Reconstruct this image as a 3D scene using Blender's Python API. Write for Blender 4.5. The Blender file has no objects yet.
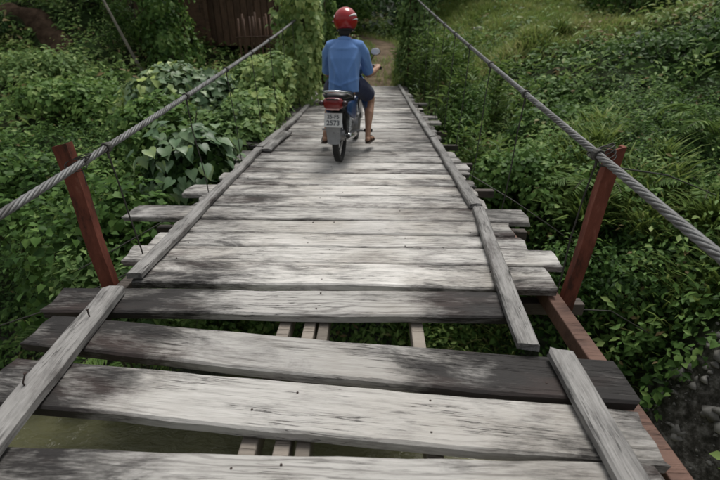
import bpy, bmesh, math, random
import numpy as np
from mathutils import Vector, Matrix

random.seed(7)
rng = np.random.default_rng(11)
scene = bpy.context.scene
col = scene.collection
R = math.radians

# ------------------------------------------------------------------ camera, sky, sun, exposure
CAM_H = 1.19
cam_data = bpy.data.cameras.new('camera')
cam = bpy.data.objects.new('camera', cam_data)
col.objects.link(cam)
cam.location = (0, 0, CAM_H)
cam.rotation_euler = (R(90 - 24.944), 0, R(1.691))
cam_data.sensor_width = 36
cam_data.lens = 430 / 720 * 36
cam_data.clip_start = 0.05
cam_data.clip_end = 500
cam_data.dof.use_dof = True
cam_data.dof.focus_distance = 2.2
cam_data.dof.aperture_fstop = 2.5
scene.camera = cam

world = bpy.data.worlds.new('World')
scene.world = world
world.use_nodes = True
wn, wl = world.node_tree.nodes, world.node_tree.links
wn.clear()
w_out = wn.new('ShaderNodeOutputWorld')
w_bg = wn.new('ShaderNodeBackground')
w_sky = wn.new('ShaderNodeTexSky')
w_hsv = wn.new('ShaderNodeHueSaturation')
w_sky.sky_type = 'NISHITA'
w_sky.sun_disc = False
w_sky.sun_elevation = R(66)
w_sky.sun_rotation = R(20)
w_sky.air_density = 1.6
w_sky.dust_density = 5.0
w_hsv.inputs['Saturation'].default_value = 0.22      # an overcast, nearly grey sky
w_bg.inputs['Strength'].default_value = 0.08
wl.new(w_sky.outputs[0], w_hsv.inputs['Color'])
wl.new(w_hsv.outputs[0], w_bg.inputs['Color'])
wl.new(w_bg.outputs[0], w_out.inputs['Surface'])

sun_data = bpy.data.lights.new('sun', 'SUN')
sun_data.energy = 1.5
sun_data.angle = R(20)
sun_data.color = (1.0, 0.97, 0.92)
sun = bpy.data.objects.new('sun', sun_data)
col.objects.link(sun)
sun.rotation_euler = (R(-(90 - 66)), 0, R(-20))       # light comes from high ahead of the camera
scene.view_settings.view_transform = 'Standard'
scene.view_settings.look = 'None'
scene.view_settings.gamma = 1
scene.view_settings.exposure = 0.44

# ------------------------------------------------------------------ helpers
def link(o, parent=None):
    col.objects.link(o)
    if parent is not None:
        o.parent = parent
    return o

def tag(o, label=None, cat=None, group=None, kind=None):
    if label: o['label'] = label
    if cat: o['category'] = cat
    if group: o['group'] = group
    if kind: o['kind'] = kind
    return o

def empty(name, loc=(0, 0, 0), rz=0):
    o = bpy.data.objects.new(name, None)
    o.location = loc
    o.rotation_euler = (0, 0, rz)
    o.empty_display_size = 0.1
    return link(o)

def mesh_obj(name, verts, faces, mat, parent=None, smooth=False, loc=None, rot=None):
    me = bpy.data.meshes.new(name)
    me.from_pydata([tuple(map(float, v)) for v in verts], [], [tuple(map(int, f)) for f in faces])
    me.update()
    if smooth:
        me.polygons.foreach_set('use_smooth', [True] * len(me.polygons))
    o = bpy.data.objects.new(name, me)
    me.materials.append(mat)
    if loc is not None: o.location = loc
    if rot is not None: o.rotation_euler = rot
    return link(o, parent)

def tri_mesh(name, V, F, mat, tint=None):
    """big triangle meshes from arrays"""
    me = bpy.data.meshes.new(name)
    V = np.ascontiguousarray(V, np.float32); F = np.ascontiguousarray(F, np.int32)
    me.vertices.add(len(V)); me.vertices.foreach_set('co', V.ravel())
    me.loops.add(F.size); me.loops.foreach_set('vertex_index', F.ravel())
    me.polygons.add(len(F))
    me.polygons.foreach_set('loop_start', np.arange(0, F.size, F.shape[1], dtype=np.int32))
    if tint is not None:
        a = me.attributes.new('tint', 'FLOAT', 'POINT')
        a.data.foreach_set('value', np.ascontiguousarray(tint, np.float32))
    me.materials.append(mat)
    me.update(calc_edges=True)
    me.validate()
    return me

class MB:
    """collects shapes, then builds one mesh object"""
    def __init__(self): self.v = []; self.f = []
    def add(self, vs, fs):
        b = len(self.v); self.v += [tuple(p) for p in vs]; self.f += [tuple(i + b for i in q) for q in fs]
        return self
    def box(self, c, s, rot=None, bev=0.0):
        bm = bmesh.new(); bmesh.ops.create_cube(bm, size=1)
        for v in bm.verts: v.co = Vector((v.co.x * s[0], v.co.y * s[1], v.co.z * s[2]))
        if bev > 0: bmesh.ops.bevel(bm, geom=bm.edges[:], offset=bev, segments=2, affect='EDGES', profile=0.5)
        m = Matrix.Translation(c) @ (rot.to_4x4() if rot is not None else Matrix())
        bm.verts.index_update()
        self.add([m @ v.co for v in bm.verts], [[v.index for v in f.verts] for f in bm.faces]); bm.free()
        return self
    def tube(self, pts, rad, n=8, cap=True, round_end=False):
        pts = [Vector(p) for p in pts]; k = len(pts)
        rad = list(rad) if hasattr(rad, '__len__') else [rad] * k
        rings = []
        up = None
        if round_end:
            a = (pts[0] - pts[1]).normalized(); b = (pts[-1] - pts[-2]).normalized()
            r0 = rad[0] if not hasattr(rad[0], '__len__') else min(rad[0]); r1 = rad[-1] if not hasattr(rad[-1], '__len__') else min(rad[-1])
            sc = lambda r, q: tuple(x * q for x in r) if hasattr(r, '__len__') else r * q
            pts = [pts[0] + a * r0 * .9, pts[0] + a * r0 * .55] + pts + [pts[-1] + b * r1 * .55, pts[-1] + b * r1 * .9]
            rad = [sc(rad[0], .42), sc(rad[0], .83)] + rad + [sc(rad[-1], .83), sc(rad[-1], .42)]
            k = len(pts)
        for i in range(k):
            t = (pts[min(i + 1, k - 1)] - pts[max(i - 1, 0)]).normalized()
            if up is None:
                up = Vector((1, 0, 0)) if abs(t.x) < .8 else Vector((0, 1, 0))
            x = (up - t * up.dot(t)).normalized(); y = t.cross(x); up = x
            r = rad[i]; rx, ry = r if hasattr(r, '__len__') else (r, r)
            rings.append([pts[i] + x * rx * math.cos(a) + y * ry * math.sin(a) for a in [2 * math.pi * j / n for j in range(n)]])
        vs = [p for r_ in rings for p in r_]
        fs = [(i * n + j, i * n + (j + 1) % n, (i + 1) * n + (j + 1) % n, (i + 1) * n + j) for i in range(k - 1) for j in range(n)]
        if cap: fs += [tuple(reversed(range(n))), tuple(range((k - 1) * n, k * n))]
        return self.add(vs, fs)
    def lathe(self, prof, n=24, c=(0, 0, 0), axis='X', closed=False):
        vs = []
        for (a, r) in prof:
            for j in range(n):
                t = 2 * math.pi * j / n; q = (r * math.cos(t), r * math.sin(t))
                p = (a, q[0], q[1]) if axis == 'X' else (q[0], a, q[1]) if axis == 'Y' else (q[0], q[1], a)
                vs.append((p[0] + c[0], p[1] + c[1], p[2] + c[2]))
        k = len(prof); fs = []
        for i in range(k if closed else k - 1):
            i2 = (i + 1) % k
            fs += [(i * n + j, i * n + (j + 1) % n, i2 * n + (j + 1) % n, i2 * n + j) for j in range(n)]
        if not closed: fs += [tuple(reversed(range(n))), tuple(range((k - 1) * n, k * n))]
        return self.add(vs, fs)
    def ell(self, c, r, n=16, m=10):
        vs = [(c[0], c[1], c[2] - r[2])]
        for i in range(1, m):
            p = -math.pi / 2 + math.pi * i / m
            vs += [(c[0] + r[0] * math.cos(p) * math.cos(2 * math.pi * j / n), c[1] + r[1] * math.cos(p) * math.sin(2 * math.pi * j / n), c[2] + r[2] * math.sin(p)) for j in range(n)]
        vs.append((c[0], c[1], c[2] + r[2])); L = len(vs) - 1; fs = []
        for j in range(n):
            fs.append((0, 1 + (j + 1) % n, 1 + j)); fs.append((L, L - n + j, L - n + (j + 1) % n))
        for i in range(m - 2):
            fs += [(1 + i * n + j, 1 + i * n + (j + 1) % n, 1 + (i + 1) * n + (j + 1) % n, 1 + (i + 1) * n + j) for j in range(n)]
        return self.add(vs, fs)
    def build(self, name, mat, parent=None, smooth=False, loc=None, rot=None, remesh=0, relax=0):
        if not remesh:
            o = mesh_obj(name, self.v, self.f, mat, parent, smooth, loc, rot)
            bm = bmesh.new(); bm.from_mesh(o.data); bmesh.ops.recalc_face_normals(bm, faces=bm.faces[:]); bm.to_mesh(o.data); bm.free()
            return o
        t = mesh_obj('tmp', self.v, self.f, mat)
        md = t.modifiers.new('r', 'REMESH'); md.mode = 'VOXEL'; md.voxel_size = remesh
        if relax:
            s = t.modifiers.new('s', 'SMOOTH'); s.iterations = relax; s.factor = .5
        dg = bpy.context.evaluated_depsgraph_get(); dg.update()
        me = bpy.data.meshes.new_from_object(t.evaluated_get(dg)); me.name = name
        bpy.data.objects.remove(t)
        me.polygons.foreach_set('use_smooth', [True] * len(me.polygons))
        if not me.materials: me.materials.append(mat)
        o = bpy.data.objects.new(name, me)
        if loc is not None: o.location = loc
        if rot is not None: o.rotation_euler = rot
        return link(o, parent)

def ss(a, b, x):
    t = np.clip((np.asarray(x, float) - a) / (b - a), 0, 1); return t * t * (3 - 2 * t)

def vnoise(x, y, seed=0):
    x = np.asarray(x, float); y = np.asarray(y, float)
    xi = np.floor(x).astype(np.int64); yi = np.floor(y).astype(np.int64); fx = x - xi; fy = y - yi
    def h(a, b):
        n = (a * 374761393 + b * 668265263 + seed * 1442695041) & 0x7fffffff
        n = ((n ^ (n >> 13)) * 1274126177) & 0x7fffffff
        return ((n ^ (n >> 16)) & 0xffff) / 65535.0
    u = fx * fx * (3 - 2 * fx); v = fy * fy * (3 - 2 * fy)
    return (h(xi, yi) * (1 - u) + h(xi + 1, yi) * u) * (1 - v) + (h(xi, yi + 1) * (1 - u) + h(xi + 1, yi + 1) * u) * v

def fbm(x, y, seed=0, o=4):
    s = 0; a = .5; f = 1.
    for i in range(o):
        s = s + a * vnoise(x * f, y * f, seed + i * 17); a *= .5; f *= 2.03
    return s

# ------------------------------------------------------------------ materials
def new_mat(name):
    m = bpy.data.materials.new(name); m.use_nodes = True
    nt = m.node_tree; nt.nodes.clear()
    out = nt.nodes.new('ShaderNodeOutputMaterial'); b = nt.nodes.new('ShaderNodeBsdfPrincipled')
    nt.links.new(b.outputs[0], out.inputs['Surface'])
    return m, nt, b, out

def ramp(nt, stops, interp='LINEAR'):
    r = nt.nodes.new('ShaderNodeValToRGB'); e = r.color_ramp.elements; r.color_ramp.interpolation = interp
    while len(e) < len(stops): e.new(0.5)
    for k, (p, c) in enumerate(stops):
        e[k].position = p; e[k].color = (c[0], c[1], c[2], 1) if hasattr(c, '__len__') else (c, c, c, 1)
    return r

def noise(nt, vec, scale, detail=4, rough=.55, dist=0.0):
    n = nt.nodes.new('ShaderNodeTexNoise'); n.inputs['Scale'].default_value = scale; n.inputs['Detail'].default_value = detail
    n.inputs['Roughness'].default_value = rough; n.inputs['Distortion'].default_value = dist
    if vec is not None: nt.links.new(vec, n.inputs['Vector'])
    return n

def math_n(nt, op, a, b=None, clamp=False):
    n = nt.nodes.new('ShaderNodeMath'); n.operation = op; n.use_clamp = clamp
    for i, q in enumerate((a, b)):
        if q is None: continue
        if isinstance(q, (int, float)): n.inputs[i].default_value = q
        else: nt.links.new(q, n.inputs[i])
    return n.outputs[0]

def mix_c(nt, fac, a, b, mode='MIX'):
    n = nt.nodes.new('ShaderNodeMix'); n.data_type = 'RGBA'; n.blend_type = mode
    for s, q in ((n.inputs['Factor'], fac), (n.inputs[6], a), (n.inputs[7], b)):
        if isinstance(q, (int, float)): s.default_value = q
        elif isinstance(q, tuple): s.default_value = (q[0], q[1], q[2], 1)
        else: nt.links.new(q, s)
    return n.outputs[2]

def obj_coords(nt, shift=True):
    tc = nt.nodes.new('ShaderNodeTexCoord')
    if not shift: return tc.outputs['Object']
    oi = nt.nodes.new('ShaderNodeObjectInfo'); a = nt.nodes.new('ShaderNodeVectorMath'); a.operation = 'ADD'
    m = math_n(nt, 'MULTIPLY', oi.outputs['Random'], 37.0)
    nt.links.new(tc.outputs['Object'], a.inputs[0]); nt.links.new(m, a.inputs[1])
    return a.outputs[0]

def scaled(nt, vec, s):
    m = nt.nodes.new('ShaderNodeMapping'); m.inputs['Scale'].default_value = s; nt.links.new(vec, m.inputs['Vector'])
    return m.outputs[0]

def bump(nt, b, height, strength=.4, dist=.01):
    n = nt.nodes.new('ShaderNodeBump'); n.inputs['Strength'].default_value = strength; n.inputs['Distance'].default_value = dist
    nt.links.new(height, n.inputs['Height']); nt.links.new(n.outputs[0], b.inputs['Normal'])

def plain(name, c, rough=.5, metal=0., var=.25, scale=18, bmp=.1, spec=.4, c2=None):
    m, nt, b, out = new_mat(name)
    v = obj_coords(nt)
    n = noise(nt, v, scale, 5, .6)
    lo = tuple(x * (1 - var) for x in c); hi = c2 if c2 else tuple(min(1, x * (1 + var)) for x in c)
    r = ramp(nt, [(.3, lo), (.7, hi)]); nt.links.new(n.outputs[0], r.inputs[0])
    nt.links.new(r.outputs[0], b.inputs['Base Color'])
    b.inputs['Roughness'].default_value = rough; b.inputs['Metallic'].default_value = metal
    b.inputs['Specular IOR Level'].default_value = spec
    if bmp: bump(nt, b, n.outputs[0], bmp, .004)
    return m

def wood_mat(name, pale, mid, dark, warm=None, attr=True, grain=1.0, stain_bias=0.0, spread=.5):
    """weathered board: grain along local X, black weathering where the mesh attribute 'stain' is high"""
    m, nt, b, out = new_mat(name)
    v = obj_coords(nt)
    oi = nt.nodes.new('ShaderNodeObjectInfo')
    g1 = noise(nt, scaled(nt, v, (1.3 * grain, 17 * grain, 17 * grain)), 2.2, 9, .66, .7)
    g2 = noise(nt, scaled(nt, v, (4.0 * grain, 120 * grain, 120 * grain)), 2.0, 8, .75, .1)
    fig = nt.nodes.new('ShaderNodeTexWave'); fig.wave_type = 'BANDS'; fig.bands_direction = 'Y'
    fig.inputs['Scale'].default_value = 9 * grain; fig.inputs['Distortion'].default_value = 11.0
    fig.inputs['Detail'].default_value = 4; fig.inputs['Detail Scale'].default_value = .9
    nt.links.new(scaled(nt, v, (.24, 1, 1)), fig.inputs['Vector'])
    h = math_n(nt, 'ADD', math_n(nt, 'MULTIPLY', g1.outputs[0], .40), math_n(nt, 'MULTIPLY', g2.outputs[0], .60))
    base = ramp(nt, [(.34, mid), (.47, tuple(.6 * a + .4 * c for a, c in zip(pale, mid))), (.66, pale)])
    nt.links.new(h, base.inputs[0])
    c = base.outputs[0]
    fmask = noise(nt, scaled(nt, v, (1.2, 2.5, 2.5)), 1.1, 2); fr = ramp(nt, [(.46, 0), (.62, 1)]); nt.links.new(fmask.outputs[0], fr.inputs[0])
    fp = ramp(nt, [(.72, 0), (.95, 1)]); nt.links.new(fig.outputs[0], fp.inputs[0])
    c = mix_c(nt, math_n(nt, 'MULTIPLY', math_n(nt, 'MULTIPLY', fp.outputs[0], fr.outputs[0]), .6), c, tuple(x * .55 for x in mid))
    if warm:
        wnz = noise(nt, v, 1.6, 4); wr = ramp(nt, [(.45, 0), (.7, 1)]); nt.links.new(wnz.outputs[0], wr.inputs[0])
        c = mix_c(nt, math_n(nt, 'MULTIPLY', wr.outputs[0], .55), c, warm)
    # every board has weathered to its own grey
    val = math_n(nt, 'SUBTRACT', 1.04, math_n(nt, 'MULTIPLY', math_n(nt, 'POWER', oi.outputs['Random'], 1.5), spread))
    hv = nt.nodes.new('ShaderNodeHueSaturation'); nt.links.new(c, hv.inputs['Color']); nt.links.new(val, hv.inputs['Value']); c = hv.outputs[0]
    # thin drying cracks along the grain: contour lines of a stretched noise, in places
    ck = noise(nt, scaled(nt, v, (.9, 26, 26)), 2.0, 5, .55, .35)
    ca = math_n(nt, 'ABSOLUTE', math_n(nt, 'SUBTRACT', ck.outputs[0], .47)); cr = ramp(nt, [(.004, 1), (.013, 0)]); nt.links.new(ca, cr.inputs[0])
    cm = noise(nt, scaled(nt, v, (1.5, 6, 6)), 1.7, 3); cmr = ramp(nt, [(.45, 0), (.56, 1)]); nt.links.new(cm.outputs[0], cmr.inputs[0])
    crack = math_n(nt, 'MULTIPLY', cr.outputs[0], cmr.outputs[0])
    c = mix_c(nt, math_n(nt, 'MULTIPLY', crack, .85), c, dark)
    # knots with a dark eye
    vo = nt.nodes.new('ShaderNodeTexVoronoi'); vo.inputs['Scale'].default_value = 1.0
    wob = noise(nt, v, 9, 3); va = nt.nodes.new('ShaderNodeVectorMath'); va.operation = 'MULTIPLY_ADD'
    va.inputs[1].default_value = (.10, .10, 0); nt.links.new(wob.outputs['Color'], va.inputs[0]); nt.links.new(scaled(nt, v, (1.5, 3.2, 0.0)), va.inputs[2])
    nt.links.new(va.outputs[0], vo.inputs['Vector'])
    kr = ramp(nt, [(.018, 1), (.034, .55), (.085, 0)]); nt.links.new(vo.outputs['Distance'], kr.inputs[0])
    c = mix_c(nt, math_n(nt, 'MULTIPLY', kr.outputs[0], .85), c, dark)
    # black weathering in streaks and patches
    s1 = noise(nt, scaled(nt, v, (1.5, 3.8, 3.8)), 2.1, 9, .68, .5)
    s2 = noise(nt, scaled(nt, v, (11, 85, 85)), 1.5, 6, .75)
    if attr:
        at = nt.nodes.new('ShaderNodeAttribute'); at.attribute_name = 'stain'; st = at.outputs['Fac']
    else:
        vv = nt.nodes.new('ShaderNodeValue'); vv.outputs[0].default_value = .35; st = vv.outputs[0]
    mx = math_n(nt, 'ADD', math_n(nt, 'MULTIPLY', math_n(nt, 'SUBTRACT', s1.outputs[0], .5), 2.3), math_n(nt, 'MULTIPLY', st, .95))
    mx = math_n(nt, 'ADD', mx, math_n(nt, 'MULTIPLY', math_n(nt, 'SUBTRACT', s2.outputs[0], .5), 1.15))
    sr = ramp(nt, [(.10 - stain_bias, 0), (.42 - stain_bias, .30), (.72 - stain_bias, .74), (.98, .98)]); nt.links.new(mx, sr.inputs[0])
    bn = noise(nt, scaled(nt, v, (.8, 3, 3)), 1.9, 4); br = ramp(nt, [(.48, 0), (.66, 1)]); nt.links.new(bn.outputs[0], br.inputs[0])
    dk = mix_c(nt, math_n(nt, 'MULTIPLY', br.outputs[0], g2.outputs[0]), dark, (.06, .036, .03))
    c = mix_c(nt, sr.outputs[0], c, dk)
    nt.links.new(c, b.inputs['Base Color'])
    rr = math_n(nt, 'SUBTRACT', .66, math_n(nt, 'MULTIPLY', h, .26)); nt.links.new(rr, b.inputs['Roughness'])
    b.inputs['Specular IOR Level'].default_value = .26
    hh = math_n(nt, 'SUBTRACT', math_n(nt, 'SUBTRACT', h, math_n(nt, 'MULTIPLY', crack, .8)), math_n(nt, 'MULTIPLY', kr.outputs[0], .3))
    bump(nt, b, hh, .7, .006)
    return m

def leaf_mat(name, stops, rough=.5, transl=.3, spec=.14):
    m, nt, b, out = new_mat(name)
    at = nt.nodes.new('ShaderNodeAttribute'); at.attribute_name = 'tint'
    oi = nt.nodes.new('ShaderNodeObjectInfo')
    n = noise(nt, obj_coords(nt, False), 1.7, 3)
    f = math_n(nt, 'ADD', at.outputs['Fac'], math_n(nt, 'MULTIPLY', math_n(nt, 'SUBTRACT', n.outputs[0], .5), .55))
    f = math_n(nt, 'ADD', f, math_n(nt, 'MULTIPLY', math_n(nt, 'SUBTRACT', oi.outputs['Random'], .5), .14), True)
    r = ramp(nt, stops); nt.links.new(f, r.inputs[0])
    nt.links.new(r.outputs[0], b.inputs['Base Color'])
    b.inputs['Roughness'].default_value = rough; b.inputs['Specular IOR Level'].default_value = spec
    t = nt.nodes.new('ShaderNodeBsdfTranslucent')
    hs = nt.nodes.new('ShaderNodeHueSaturation'); hs.inputs['Hue'].default_value = .485; hs.inputs['Value'].default_value = 1.25
    nt.links.new(r.outputs[0], hs.inputs['Color']); nt.links.new(hs.outputs[0], t.inputs['Color'])
    ms = nt.nodes.new('ShaderNodeMixShader'); ms.inputs[0].default_value = transl
    nt.links.new(b.outputs[0], ms.inputs[1]); nt.links.new(t.outputs[0], ms.inputs[2]); nt.links.new(ms.outputs[0], out.inputs['Surface'])
    return m

MT = {}
MT['plank'] = wood_mat('weathered_plank', (.765, .745, .705), (.335, .316, .29), (.017, .015, .0145), warm=(.40, .355, .295))
MT['kerb'] = wood_mat('weathered_kerb', (.39, .38, .365), (.15, .143, .135), (.02, .019, .018), spread=.25, stain_bias=.06)
MT['fresh'] = wood_mat('pale_stringer_wood', (.34, .30, .255), (.24, .205, .17), (.09, .075, .06), attr=False, stain_bias=-.25)
MT['brown'] = wood_mat('red_brown_beam_wood', (.22, .128, .095), (.13, .072, .055), (.05, .03, .025), attr=False, stain_bias=-.1)
MT['hut_wood'] = wood_mat('brown_hut_boards', (.20, .115, .075), (.12, .07, .048), (.04, .026, .02), attr=False, grain=.6, stain_bias=-.1)
def red_paint():
    m, nt, b, out = new_mat('red_oxide_paint'); v = obj_coords(nt)
    n = noise(nt, scaled(nt, v, (1, 1, .35)), 14, 8, .68); n2 = noise(nt, v, 60, 6, .7)
    r_ = ramp(nt, [(.34, (.06, .028, .02)), (.44, (.14, .045, .03)), (.58, (.21, .068, .045)), (.70, (.30, .14, .10))]); nt.links.new(n.outputs[0], r_.inputs[0])
    k = ramp(nt, [(.28, 1), (.36, 0)]); nt.links.new(n2.outputs[0], k.inputs[0])
    nt.links.new(mix_c(nt, math_n(nt, 'MULTIPLY', k.outputs[0], .7), r_.outputs[0], (.03, .02, .017)), b.inputs['Base Color'])
    b.inputs['Roughness'].default_value = .72; b.inputs['Specular IOR Level'].default_value = .2
    bump(nt, b, math_n(nt, 'ADD', n.outputs[0], n2.outputs[0]), .5, .004)
    return m
MT['red_steel'] = red_paint()
MT['dark_beam'] = wood_mat('dark_beam_wood', (.12, .10, .085), (.07, .058, .05), (.02, .018, .016), attr=False)
MT['cable'] = plain('galvanised_wire_rope', (.085, .078, .07), .6, metal=.3, var=.4, scale=5, c2=(.23, .235, .235))
MT['wire'] = plain('dull_hanger_wire', (.06, .058, .052), .6, metal=.3, var=.4, scale=40)
MT['nail'] = plain('rusted_nail', (.05, .035, .03), .7, metal=.3)
CRE = [(0, (.012, .033, .008)), (.3, (.042, .095, .022)), (.6, (.10, .19, .045)), (.82, (.18, .285, .08)), (.96, (.27, .36, .12)), (1, (.22, .17, .08))]
VINE = [(0, (.034, .075, .022)), (.35, (.10, .18, .055)), (.7, (.22, .33, .115)), (1, (.40, .48, .18))]
GRASS = [(0, (.04, .075, .018)), (.45, (.125, .195, .045)), (.8, (.22, .30, .085)), (1, (.32, .33, .14))]
FERN = [(0, (.028, .068, .018)), (.5, (.095, .175, .042)), (1, (.22, .31, .085))]
DARK = [(0, (.008, .022, .007)), (.5, (.026, .066, .018)), (1, (.07, .14, .04))]
MT['creeper'] = leaf_mat('creeper_leaf', CRE)
MT['vine'] = leaf_mat('vine_leaf', VINE)
MT['bigleaf'] = leaf_mat('big_heart_leaf', [(0, (.04, .085, .04)), (.45, (.10, .18, .085)), (.7, (.20, .29, .15)), (1, (.36, .46, .12))], .42, .2, .35)
MT['grass'] = leaf_mat('grass_blade', GRASS, .5)
MT['fern'] = leaf_mat('fern_frond', FERN, .5)
MT['darkleaf'] = leaf_mat('dark_tree_leaf', DARK, .5)
MT['bark'] = plain('bark', (.075, .06, .045), .85, var=.45, scale=12, bmp=.6)
MT['paletrunk'] = plain('pale_bark', (.22, .2, .165), .8, var=.35, scale=8, bmp=.4)
MT['stem'] = plain('green_brown_stem', (.06, .065, .03), .7, var=.4, scale=20)

def terrain_mat():
    m, nt, b, out = new_mat('bank_soil')
    v = obj_coords(nt, False)
    n1 = noise(nt, v, .9, 6, .6); n2 = noise(nt, v, 9, 6, .65)
    soil = ramp(nt, [(.3, (.014, .018, .009)), (.7, (.035, .04, .02))]); nt.links.new(n2.outputs[0], soil.inputs[0])
    litter = ramp(nt, [(.3, (.014, .028, .009)), (.7, (.035, .06, .02))]); nt.links.new(n2.outputs[0], litter.inputs[0])
    k = ramp(nt, [(.42, 0), (.58, 1)]); nt.links.new(n1.outputs[0], k.inputs[0])
    c = mix_c(nt, k.outputs[0], soil.outputs[0], litter.outputs[0])
    at = nt.nodes.new('ShaderNodeAttribute'); at.attribute_name = 'mud'
    mud = ramp(nt, [(.35, (.03, .029, .024)), (.5, (.085, .08, .07)), (.68, (.26, .25, .23))]); nt.links.new(noise(nt, v, 14, 8, .7).outputs[0], mud.inputs[0])
    c = mix_c(nt, at.outputs['Fac'], c, mud.outputs[0])
    nt.links.new(c, b.inputs['Base Color']); b.inputs['Roughness'].default_value = .95; b.inputs['Specular IOR Level'].default_value = .05
    bump(nt, b, n2.outputs[0], .8, .05)
    return m
MT['terrain'] = terrain_mat()
MT['path'] = plain('trodden_earth', (.11, .082, .056), .95, var=.35, scale=3, bmp=.6, c2=(.20, .152, .105), spec=.05)
MT['scar'] = plain('red_brown_earth', (.05, .033, .022), .95, var=.4, scale=6, bmp=.8, c2=(.10, .068, .046), spec=.05)

def water_mat():
    m, nt, b, out = new_mat('murky_water')
    v = obj_coords(nt, False)
    n = noise(nt, scaled(nt, v, (1, 1.6, 1)), 5, 5, .6, .4); n2 = noise(nt, v, .8, 3)
    r = ramp(nt, [(.3, (.085, .085, .042)), (.7, (.13, .127, .066))]); nt.links.new(n2.outputs[0], r.inputs[0])
    nt.links.new(r.outputs[0], b.inputs['Base Color']); b.inputs['Roughness'].default_value = .12
    b.inputs['Specular IOR Level'].default_value = .3
    bump(nt, b, n.outputs[0], .7, .08)
    return m
MT['water'] = water_mat()
MT['stone'] = plain('grey_river_stone', (.17, .165, .15), .8, var=.4, scale=7, bmp=.5, c2=(.34, .33, .30))
MT['slab'] = plain('pale_concrete', (.36, .35, .32), .8, var=.3, scale=5, bmp=.4, c2=(.5, .49, .46))

# ------------------------------------------------------------------ setting: terrain, water, paths
WATER_Z = -2.6
PS = [-9, -3, -1, 0, .5, 1, 2, 3, 4, 6, 8, 9, 11, 14, 18, 24, 40, 90]
PZ = [-.9, -.9, -.5, 0, .5, .95, 1.55, 1.85, 2.08, 2.3, 2.46, 2.56, 2.85, 3.3, 3.85, 5.0, 11, 20]

def shore(x): return 4.1 - 8.0 * ss(1.3, 5.0, x) - .8 * ss(-3, -7, x)

def ground(x, y):
    x = np.asarray(x, float); y = np.asarray(y, float)
    s = y - shore(x) + .5 * (vnoise(x * .9, y * .9, 3) - .5)
    z = WATER_Z + np.interp(s, PS, PZ)
    z = np.maximum(z, WATER_Z + np.interp(-9.0 - y, PS, PZ))          # the opposite bank, behind the camera
    z = z + .55 * np.exp(-((x + 6.5) ** 2 + (y - 15.5) ** 2) / 12)
    z = z + 1.0 * np.exp(-((x - 8.6) ** 2 / 6 + (y - 10.5) ** 2 / 7)) + 1.0 * np.exp(-((x - 11) ** 2 / 10 + (y - 8) ** 2 / 12))
    z = z + 1.7 * np.exp(-((x + 11) ** 2 / 10 + (y - 16.2) ** 2 / 7))
    z = z + .35 * np.exp(-((x + 9) ** 2 + (y - 10) ** 2) / 10)
    hum = (fbm(x * .75, y * .75, 5) - .42) * 1.1 + (fbm(x * 1.9, y * 1.9, 9, 3) - .42) * .45
    track = ss(1.6, .9, np.abs(x - path_x(y))) * ss(10.5, 12.5, y) * ss(40, 28, y)
    grassy = ss(1.5, 2.5, x) * ss(12, 14, y) * ss(9.5, 7, x) * ss(23, 19, y)
    mud = ss(1.0, .2, s)
    z = z + hum * ss(.3, 1.6, s) * (1 - track) * (1 - .75 * grassy) * (1 - .8 * mud)
    under = ss(1.75, 1.3, np.abs(x + .25)) * ss(13.4, 12.6, y)
    z = np.where(under > 0, z * (1 - under) + np.minimum(z, -.34) * under, z)
    return z

def path_x(y): return .1 + .4 * ss(13, 19, y) - 4.5 * ss(19, 27, y)

xs = np.unique(np.concatenate([np.linspace(-70, -12, 24), np.arange(-12, 12.01, .17), np.linspace(12, 70, 24)]).round(3))
ysg = np.unique(np.concatenate([np.linspace(-70, -8, 18), np.arange(-8, 1, .5), np.arange(1, 22, .17), np.linspace(22, 100, 45)]).round(3))
GX, GY = np.meshgrid(xs, ysg)
GZ = ground(GX, GY)
nx, ny = len(xs), len(ysg)
idx = np.arange(nx * ny).reshape(ny, nx)
Fq = np.stack([idx[:-1, :-1], idx[:-1, 1:], idx[1:, 1:], idx[1:, :-1]], -1).reshape(-1, 4)
me = tri_mesh('terrain', np.stack([GX, GY, GZ], -1).reshape(-1, 3), Fq, MT['terrain'])
sG = GY - shore(GX)
mudv = np.maximum(ss(.9, .3, sG) * .6, ss(2.2, 1.3, sG) * ss(1.0, 1.6, GX) * ss(3.3, 2.7, GY))
a = me.attributes.new('mud', 'FLOAT', 'POINT'); a.data.foreach_set('value', mudv.ravel().astype(np.float32))
me.polygons.foreach_set('use_smooth', [True] * len(me.polygons))
terrain = link(bpy.data.objects.new('terrain', me)); tag(terrain, kind='structure')

wx = np.linspace(-70, 70, 60); wy = np.linspace(-14, 10, 14)
wv = [(x, y, WATER_Z) for y in wy for x in wx]
wf = [(j * 60 + i, j * 60 + i + 1, (j + 1) * 60 + i + 1, (j + 1) * 60 + i) for j in range(13) for i in range(59)]
tag(mesh_obj('water', wv, wf, MT['water'], smooth=True), kind='structure')

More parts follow.
